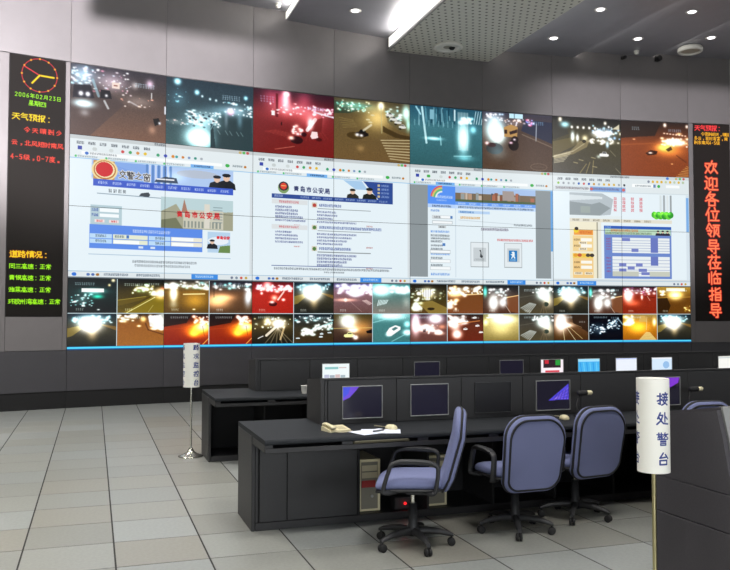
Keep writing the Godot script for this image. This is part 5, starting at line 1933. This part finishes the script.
func console_row_back() -> void:
	worktop(1.22, 10.4, -ROW, "dark grey console worktop in the rear row, close to the video wall")
	carcass(1.22, 10.4, -ROW, 0.62, "dark base of the rear console row with an open knee bay at its left end")
	hutch(1.77, 10.4, -ROW, "long dark monitor hutch on the rear console row below the video wall")
	var dz := -ROW
	monitor(2.735, dz, 5, "leftmost bright monitor showing a white page, alone in the rear hutch at left")
	monitor(3.91, dz, 2, "dark monitor in the rear hutch with a thin bright frame, the left one of two")
	monitor(5.085, dz, 2, "dark monitor in the rear hutch with a thin bright frame, the right one of two")
	monitor(5.68, dz, 6, "rear monitor showing a red, white and green picture")
	monitor(6.24, dz, 7, "rear monitor showing a bright cyan blue picture")
	monitor(6.83, dz, 8, "rear monitor glowing plain bluish white, just left of the nearer white sign")
	monitor(7.41, dz, 9, "rear monitor with a pale blue page above the nearer white sign")
	monitor(8.54, dz, 10, "white monitor at the far right end of the rear hutch, under the big red characters")


# the console nearest to the camera: only its left end shows at the right edge
func console_near() -> void:
	var o := thing("console_end", "dark console end of three stacked boards at right behind the nearer sign pole", "console", Vector3(3.15, 0, -4.0))
	var w := 2.6
	var st := mb()
	extrude(st, PackedVector2Array([Vector2(0.0, 0.69), Vector2(0.0, 1.03), Vector2(0.535, 1.118), Vector2(0.578, 0.972), Vector2(0.64, 0.69)]), 0.0, 0.03)
	part("side_board", st, M.desk_near, o)
	bx("side_board", Vector3(0.0, 0.487, 0.0), Vector3(0.03, 0.685, 1.5), M.desk_near, o, 0.003)
	bx("side_board", Vector3(0.0, 0.0, 0.0), Vector3(0.03, 0.482, 1.2), M.desk_near, o, 0.003)
	st = mb()
	extrude(st, PackedVector2Array([Vector2(0.0, 1.031), Vector2(0.535, 1.119), Vector2(0.535, 1.135), Vector2(0.0, 1.047)]), 0.03, w)
	part("top_board", st, M.desk_near, o)
	st = mb()
	extrude(st, PackedVector2Array([Vector2(0.52, 1.135), Vector2(0.545, 1.135), Vector2(0.59, 0.972), Vector2(0.655, 0.69), Vector2(0.63, 0.69), Vector2(0.56, 0.972)]), 0.0305, w)
	part("sloped_face", st, M.silver, o)  # paler material stands in for the stronger light on this slope
	st = mb()
	box(st, Vector3(0.03, 0.69, 0.0), Vector3(w, 1.03, 0.02), 0.003)
	box(st, Vector3(0.03, 0.0, 0.0), Vector3(w, 0.68, 0.02), 0.003)
	part("back_panel", st, M.desk_near, o)
	bx("worktop", Vector3(0.031, 0.69, 0.64), Vector3(w, 0.72, 1.5), M.desk_top, o)
	bx("base", Vector3(0.031, 0.0, 0.03), Vector3(w, 0.68, 1.15), M.inside, o, 0.0)


# ------------------------------------------------------------------ chairs

# an office chair that faces -z; the star of legs is turned by star (degrees)
func make_chair(label: String, at: Vector3, turn: float, star: float, lean := 0.0, lift := 0.0) -> Node3D:
	var o := thing("office_chair", label, "chair", at, turn, "blue-grey office chairs at the front console")
	var black: Material = M.plastic
	# star base
	var st := mb(true)
	lathe(st, [[0.02, 0.07], [0.042, 0.075], [0.045, 0.125], [0.034, 0.15], [0.03, 0.3], [0.026, 0.3]], 20)
	part("hub", st, black, o)
	for k in 5:
		var a := deg_to_rad(star + 72.0 * k) + turn       # directions are given in the room, so take the chair's turn out
		var d := Vector3(cos(a), 0, sin(a))
		var s := Vector3(-d.z, 0, d.x)
		var rings := []
		for q in [[0.03, 0.105, 0.028, 0.03], [0.1, 0.108, 0.026, 0.026], [0.19, 0.1, 0.023, 0.021], [0.255, 0.085, 0.021, 0.017], [0.285, 0.074, 0.017, 0.012]]:
			rings.append(ring(d * q[0] + Vector3.UP * q[1], s * q[2], Vector3.UP * q[3], 10))
		st = mb(true)
		loft(st, rings)
		var leg := part("leg", st, black, o)
		var c := d * 0.272 + Vector3(0, 0.028, 0)
		st = mb(true)
		var axis := Basis(s, d.cross(s), d) * Basis(Vector3.BACK, PI / 2)
		axis = Basis(-d, s, Vector3.UP) if false else Basis(Vector3.UP, s, Vector3.UP.cross(s))
		for e in [-1, 1]:
			lathe(st, [[0.004, -0.009], [0.024, -0.009], [0.028, -0.005], [0.028, 0.005], [0.024, 0.009], [0.004, 0.009]], 16, c + s * 0.013 * e, axis)
		lathe(st, [[0.006, 0.0], [0.006, 0.05]], 8, c)
		part("caster", st, M.black, leg)
	st = mb(true)
	lathe(st, [[0.014, 0.29], [0.014, 0.405]], 14)
	part("gas_piston", st, M.chrome, o)
	st = mb()
	box(st, Vector3(-0.1, 0.385, -0.14), Vector3(0.1, 0.415, 0.16), 0.012)
	box(st, Vector3(-0.035, 0.36, -0.05), Vector3(0.035, 0.39, 0.1), 0.01)
	part("tilt_mechanism", st, black, o)
	st = mb()
	tube(st, [Vector3(0.06, 0.392, 0.0), Vector3(0.17, 0.39, 0.02), Vector3(0.23, 0.385, 0.02)], 0.006, 0.006, Vector3.UP, 8)
	part("height_lever", st, black, o)
	# seat
	var seat := func(x: float, y: float, d: float) -> Vector3:
		var zz := -y                                      # outline y points to the front
		var drop := 0.0 if zz > -0.1 else 0.42 * pow(-zz - 0.1, 1.5)
		return Vector3(x, d - drop + 0.25 * x * x * 0.6 + 0.015 * (zz + 0.1), zz - 0.01)
	st = mb()
	slab(st, rrect(0.51, 0.49, 0.12, 7), [[0.02, 0.412], [0.0, 0.418], [0.0, 0.43], [0.01, 0.434]], seat)
	part("seat_pan", st, black, o)
	st = mb()
	slab(st, rrect(0.5, 0.485, 0.12, 7), [[0.02, 0.434], [0.0, 0.446], [-0.004, 0.462], [0.002, 0.48], [0.02, 0.495], [0.05, 0.504], [0.11, 0.507], [0.19, 0.503]], seat)
	part("seat_cushion", st, M.fabric, o)
	# backrest: cushion in front, shell behind, black welt between them
	var tilt := deg_to_rad(9.0 + lean)
	var back := func(x: float, y: float, d: float) -> Vector3:
		var yy := y + 0.2875                                # 0 at the lower edge
		var bend := 0.045 * sin(yy / 0.575 * PI) + 0.35 * x * x      # hollow towards the sitter, bulging back
		var p := Vector3(x, 0.0, d + bend - 0.02 - 0.35 * x * x * 1.6)
		return Vector3(p.x, 0.358 + lift + yy * cos(tilt) - p.z * sin(tilt), 0.225 + yy * sin(tilt) + p.z * cos(tilt))
	var shape := rrect(0.475, 0.575, 0.11, 8, 0.5, 0.165)
	st = mb()
	slab(st, shape, [[0.12, -0.052], [0.06, -0.05], [0.025, -0.042], [0.004, -0.026], [0.0, -0.01], [0.006, 0.0]], back)
	part("back_cushion", st, M.fabric, o)
	st = mb()
	slab(st, shape, [[0.012, -0.003], [-0.003, 0.0], [-0.005, 0.006], [-0.003, 0.012], [0.012, 0.015]], back)
	part("welt", st, M.piping, o)
	st = mb()
	slab(st, shape, [[0.008, 0.012], [0.004, 0.02], [0.01, 0.03], [0.026, 0.036], [0.03, 0.036]], back)
	part("back_shell", st, M.fabric, o)
	st = mb()
	slab(st, shape, [[0.021, 0.034], [0.021, 0.041], [0.034, 0.041], [0.034, 0.034]], back)
	part("back_shell_welt", st, M.piping, o)
	st = mb()
	tube(st, spline([Vector3(0, 0.4, 0.12), Vector3(0, 0.398, 0.19), Vector3(0, 0.41, 0.225)], 5), 0.035, 0.008, Vector3.RIGHT, 10)
	part("back_bracket", st, black, o)
	for e in [-1, 1]:
		var x: float = 0.275 * e
		st = mb()
		tube(st, spline([Vector3(x * 0.78, 0.418, -0.12), Vector3(x * 0.97, 0.42, -0.17), Vector3(x, 0.45, -0.19), Vector3(x, 0.58, -0.15), Vector3(x, 0.61, -0.135), Vector3(x, 0.626, -0.1), Vector3(x, 0.63, 0.0), Vector3(x, 0.622, 0.14), Vector3(x, 0.612, 0.165), Vector3(x, 0.58, 0.18), Vector3(x, 0.45, 0.165), Vector3(x * 0.97, 0.42, 0.14), Vector3(x * 0.78, 0.416, 0.1)], 5), 0.024, 0.015, Vector3.RIGHT, 10)
		var arm := part("armrest", st, black, o)
		st = mb()
		tube(st, spline([Vector3(x, 0.628, -0.11), Vector3(x, 0.64, -0.06), Vector3(x, 0.638, 0.08), Vector3(x, 0.626, 0.15)], 5), 0.028, 0.012, Vector3.RIGHT, 10)
		part("arm_pad", st, black, arm)
	return o


func chairs() -> void:
	make_chair("blue-grey office chair turned side-on to the left, in front of the beige computer tower", Vector3(2.155, 0, -5.31), deg_to_rad(66), 18, 5, 0.045)
	make_chair("blue-grey office chair with its back to the camera, the left one of two and nearer", Vector3(3.03, 0, -5.42), deg_to_rad(1), 41, 0.0, -0.025)
	make_chair("blue-grey office chair with its back to the camera, just left of the nearer white sign", Vector3(3.7, 0, -5.64), deg_to_rad(8), 56, 0.0, -0.01)
	make_chair("blue-grey office chair showing only its back's top over the console end panel at right", Vector3(4.77, 0, -5.62), deg_to_rad(-4), 30)


# ------------------------------------------------------------------ sign stands

func sign_texture(s: String, v0: float, dv: float, size: float) -> ImageTexture:
	canvas(1024, 1024, C("f6f4ea"))
	for k in 3:
		for i in s.length():
			var x := 512 + (k - 1) * 330.0
			glyph(s[i], Vector2(x - size / 2, 1024 * (v0 + dv * i) - size / 2), size, size * (0.05 if s[i] == "警" else 0.062), C("2c3c84"))
	return ImageTexture.create_from_image(I)


# turn: where the middle column of characters looks, in degrees to the right of the camera's direction
func sign_stand(at: Vector3, r: float, y0: float, y1: float, s: String, v0: float, dv: float, size: float, pole: Material, label: String) -> void:
	var o := thing("sign_stand", label, "sign", at, 0.0, "white cylinder signs on poles")
	var h := y1 - y0
	var st := mb(true)
	lathe(st, [[0.14, 0.0], [0.145, 0.006], [0.13, 0.014], [0.085, 0.03], [0.045, 0.055], [0.026, 0.085], [0.02, 0.1]], 36)
	part("base", st, M.chrome, o)
	st = mb(true)
	lathe(st, [[0.0125, 0.09], [0.0125, y1 - 0.02]], 16)
	part("pole", st, pole, o)
	# the printed tube, unrolled: texture x goes round it
	var facing := atan2(-at.x, -at.z) + deg_to_rad(36)           # the middle column is 36 degrees to the right of the line to the camera
	var n := 48
	st = mb(true)
	for k in n:
		var u0 := float(k) / n
		var u1 := float(k + 1) / n
		var p := []
		for u in [u0, u1]:
			var a: float = facing + (u - 0.5) * TAU
			p.append(Vector3(sin(a) * r, 0, cos(a) * r))
		uvquad(st, p[0] + Vector3.UP * y0, p[1] + Vector3.UP * y0, p[1] + Vector3.UP * y1, p[0] + Vector3.UP * y1, Rect2(u0, 0, 1.0 / n, 1))
	var m := mat(Color.WHITE, 0.55)
	m.albedo_texture = sign_texture(s, v0, dv, size)
	part("sign_tube", st, m, o)
	st = mb(true)
	lathe(st, [[r - 0.004, y0 - 0.001], [r + 0.001, y0 - 0.001], [r + 0.001, y0 + 0.004]], 40)
	var inner := []
	for q in [[r - 0.004, y0], [r - 0.004, y1]]:
		inner.append(ring(Vector3(0, q[1], 0), Vector3(q[0], 0, 0), Vector3(0, 0, q[0]), 40))
	var st2 := mb(true)
	loft(st2, inner, false)
	var rim := [ring(Vector3(0, y1, 0), Vector3(r - 0.004, 0, 0), Vector3(0, 0, r - 0.004), 40), ring(Vector3(0, y1 + 0.001, 0), Vector3(r, 0, 0), Vector3(0, 0, r), 40)]
	loft(st2, rim, false)
	part("tube_lining", st2, M.white, o)
	st = mb(true)
	lathe(st, [[r * 0.3, y1 - 0.06], [r - 0.005, y1 - 0.06], [r - 0.005, y1 - 0.05], [r * 0.3, y1 - 0.05]], 28)
	part("inner_disc", st, M.silver, o)


func sign_stands() -> void:
	sign_stand(Vector3(2.93, 0, -3.7), 0.087, 0.768, 1.276, "接处警台", 0.205, 0.213, 142, M.brass, "nearer white cylinder sign with four large blue characters on a brass pole")
	sign_stand(Vector3(1.08, 0, -9.45), 0.093, 0.797, 1.3, "路况监控台", 0.09, 0.2, 140, M.chrome, "distant white cylinder sign with five blue characters on a chrome pole left of the consoles")


# ------------------------------------------------------------------ things on and under the desks

func desk_things() -> void:
	# telephone
	var ph := thing("telephone", "beige desk telephone with its handset on, on the front worktop left of the papers", "telephone", Vector3(1.745, 0.752, -5.84), deg_to_rad(12))
	ph.scale = Vector3(0.8, 0.55, 0.8)
	var st := mb()
	extrude(st, PackedVector2Array([Vector2(0.09, 0.0), Vector2(0.09, 0.022), Vector2(0.08, 0.028), Vector2(-0.07, 0.062), Vector2(-0.09, 0.058), Vector2(-0.09, 0.0)]), -0.11, 0.11)
	part("body", st, M.cream, ph)
	for i in 3:
		for j in 4:
			var z := 0.06 - 0.026 * j
			bx("key", Vector3(0.0 + 0.028 * i, 0.03 + 0.006 * j, z - 0.008), Vector3(0.02 + 0.028 * i, 0.038 + 0.006 * j, z + 0.008), M.beige, ph, 0.002)
	st = mb()
	tube(st, spline([Vector3(-0.075, 0.062, 0.1), Vector3(-0.075, 0.075, 0.07), Vector3(-0.075, 0.085, 0.0), Vector3(-0.075, 0.095, -0.06), Vector3(-0.075, 0.085, -0.095)], 5), 0.024, 0.015, Vector3.RIGHT, 10)
	var hs := part("handset", st, M.cream, ph)
	st = mb()
	lathe(st, [[0.02, -0.02], [0.028, -0.018], [0.028, 0.01], [0.02, 0.016]], 16, Vector3(-0.075, 0.062, 0.085))
	lathe(st, [[0.02, -0.02], [0.028, -0.018], [0.028, 0.01], [0.02, 0.016]], 16, Vector3(-0.075, 0.083, -0.08))
	part("ear_and_mouth_caps", st, M.beige, hs)
	st = mb()
	tube(st, spline([Vector3(-0.07, 0.01, 0.09), Vector3(-0.02, 0.006, 0.14), Vector3(0.06, 0.006, 0.13), Vector3(0.12, 0.006, 0.1)], 6), 0.005, 0.005, Vector3.UP, 8)
	part("cord", st, M.beige, ph)
	# papers
	for p in [[Vector3(1.985, 0.752, -5.7), 0.3, 0.0, "lower white sheet of paper on the front worktop, reaching towards the beige phone"], [Vector3(2.05, 0.7545, -5.69), -0.35, 0.0, "upper white sheet of paper lying askew on another, beside the beige mouse"]]:
		var o := thing("paper_sheet", p[3], "paper", p[0], p[1], "papers on the front worktop")
		st = mb()
		slab(st, rrect(0.297, 0.21, 0.002, 1), [[0.0, 0.0], [0.0, 0.0012]], func(x: float, y: float, d: float) -> Vector3: return Vector3(x, d + 0.006 * x * x, y))
		part("sheet", st, M.paper, o)
	var pen := thing("pen", "dark pen lying across the white papers", "pen", Vector3(2.03, 0.763, -5.68), 0.5)
	st = mb()
	tube(st, [Vector3(-0.06, 0, 0), Vector3(0.055, 0, 0)], 0.005, 0.005, Vector3.UP, 8)
	part("barrel", st, M.plastic, pen)
	st = mb()
	lathe(st, [[0.005, 0.0], [0.001, 0.014]], 8, Vector3(0.055, 0, 0), Basis(Vector3.BACK, -PI / 2))
	part("tip", st, M.silver, pen)
	for q in [[Vector3(2.17, 0.752, -5.78), 0.3, "beige computer mouse right of the papers on the front worktop"], [Vector3(3.76, 0.752, -5.88), -0.2, "beige computer mouse between the two rear-facing chairs, under the purple triangle screen"]]:
		var o := thing("computer_mouse", q[2], "mouse", q[0], q[1], "computer mice on the front worktop")
		st = mb()
		slab(st, rrect(0.064, 0.115, 0.03, 6), [[0.003, 0.0], [0.0, 0.006], [0.001, 0.016], [0.006, 0.027], [0.014, 0.034], [0.026, 0.038]], func(x: float, y: float, d: float) -> Vector3: return Vector3(x, d * (1.0 - 2.4 * maxf(y, 0.0)), -y))
		part("shell", st, M.cream, o)
		st = mb()
		lathe(st, [[0.007, -0.003], [0.007, 0.003]], 10, Vector3(0, 0.031, -0.03), Basis(Vector3.BACK, PI / 2))
		part("wheel", st, M.plastic, o)
		st = mb()
		tube(st, spline([Vector3(0, 0.01, -0.055), Vector3(0.03, 0.004, -0.12), Vector3(0.0, 0.004, -0.22)], 5), 0.003, 0.003, Vector3.UP, 6)
		part("cable", st, M.beige, o)
	# gooseneck microphones
	for q in [[3.98, "gooseneck microphone with a pale tip on the front worktop right of the purple triangle screen"], [5.17, "gooseneck microphone with a pale tip on the front worktop right of the nearer white sign"]]:
		var o := thing("microphone", q[1], "microphone", Vector3(q[0], 0.752, -5.98), 0.0, "gooseneck microphones on the front worktop")
		st = mb(true)
		lathe(st, [[0.05, 0.0], [0.052, 0.008], [0.045, 0.02], [0.015, 0.026]], 20)
		part("base", st, M.black, o)
		st = mb()
		tube(st, spline([Vector3(0, 0.02, 0), Vector3(-0.015, 0.09, -0.03), Vector3(0.03, 0.16, -0.06), Vector3(0.05, 0.196, -0.05)], 6), 0.006, 0.006, Vector3.RIGHT, 8)
		part("gooseneck", st, M.black, o)
		st = mb()
		lathe(st, [[0.012, -0.05], [0.02, -0.045], [0.024, 0.0], [0.022, 0.04]], 16, Vector3(0.062, 0.198, -0.05), Basis(Vector3.BACK, -PI / 2) )
		part("head", st, M.black, o)
		st = mb()
		lathe(st, [[0.018, 0.04], [0.02, 0.05], [0.02, 0.085], [0.012, 0.094]], 16, Vector3(0.062, 0.198, -0.05), Basis(Vector3.BACK, -PI / 2))
		part("tip", st, M.cream, o)
	# keyboard in the second slot of the front worktop
	var kb := thing("keyboard", "beige keyboard showing its front edge in the pull-out slot below the papers", "keyboard", Vector3(2.03, 0.669, -5.66))
	bx("case", Vector3(-0.22, 0.0, -0.08), Vector3(0.22, 0.03, 0.06), mat(Color8(120, 112, 86), 0.6), kb)
	for j in 4:
		bx("key_row", Vector3(-0.21, 0.03, -0.065 + 0.032 * j), Vector3(0.21, 0.037, -0.04 + 0.032 * j), M.beige, kb, 0.003)
	# computer towers in the open bays
	for q in [[2.105, 0, "beige computer tower with a red band, left of the side-on chair's seat"], [2.69, 1, "beige computer tower behind the side-on chair's arm, partly hidden"]]:
		var o := thing("computer_tower", q[2], "computer", Vector3(q[0], 0.061, -6.11), 0.0, "computer towers in the open console bays")
		bx("case", Vector3(-0.092, 0.0, -0.42), Vector3(0.092, 0.41, -0.02), M.beige, o)
		bx("front_frame", Vector3(-0.094, 0.0, -0.02), Vector3(0.094, 0.412, 0.0), M.cream, o, 0.006)
		bx("front_panel", Vector3(-0.07, 0.02, 0.0), Vector3(0.07, 0.39, 0.006), mat(Color8(120, 116, 102), 0.6), o, 0.003)
		bx("drive_bay", Vector3(-0.065, 0.32, 0.006), Vector3(0.065, 0.365, 0.012), M.beige, o, 0.003)
		bx("drive_bay", Vector3(-0.065, 0.265, 0.006), Vector3(0.065, 0.31, 0.012), M.beige, o, 0.003)
		if q[1] == 0: bx("red_band", Vector3(-0.068, 0.19, 0.006), Vector3(0.05, 0.245, 0.011), M.red, o, 0.002)
		st = mb()
		lathe(st, [[0.012, 0.0], [0.012, 0.008], [0.009, 0.01]], 14, Vector3(0.02, 0.12, 0.004), Basis(Vector3.RIGHT, PI / 2))
		part("power_button", st, M.silver, o)
	# power strip with its red lamp
	var ps := thing("power_strip", "black power unit with a red indicator lamp below the side-on chair's seat", "power strip", Vector3(2.4, 0.061, -6.08))
	bx("case", Vector3(-0.09, 0.0, -0.1), Vector3(0.09, 0.1, 0.0), M.plastic, ps, 0.006)
	st = mb()
	lathe(st, [[0.011, 0.0], [0.011, 0.006], [0.007, 0.009]], 14, Vector3(0.0, 0.047, 0.0), Basis(Vector3.RIGHT, PI / 2))
	part("indicator_lamp", st, glow(Color(1.0, 0.12, 0.14), 2.0), ps)
	var l := OmniLight3D.new()
	l.name = "indicator_light"
	l.light_color = Color(1.0, 0.1, 0.1)
	l.light_energy = 0.0006
	l.light_size = 0.01
	l.omni_range = 20.0
	l.omni_attenuation = 2.0
	l.shadow_enabled = true
	l.position = Vector3(0, 0.047, 0.02)
	ps.add_child(l)
	# cup on the rear worktop beside the front hutch
	var cup := thing("paper_cup", "small white cup on the rear worktop, at the left end of the front hutch", "cup", Vector3(2.235, 0.752, -8.72))
	st = mb(true)
	lathe(st, [[0.026, 0.0], [0.036, 0.088], [0.038, 0.09], [0.034, 0.09], [0.026, 0.004]], 20)
	part("body", st, M.white, cup)
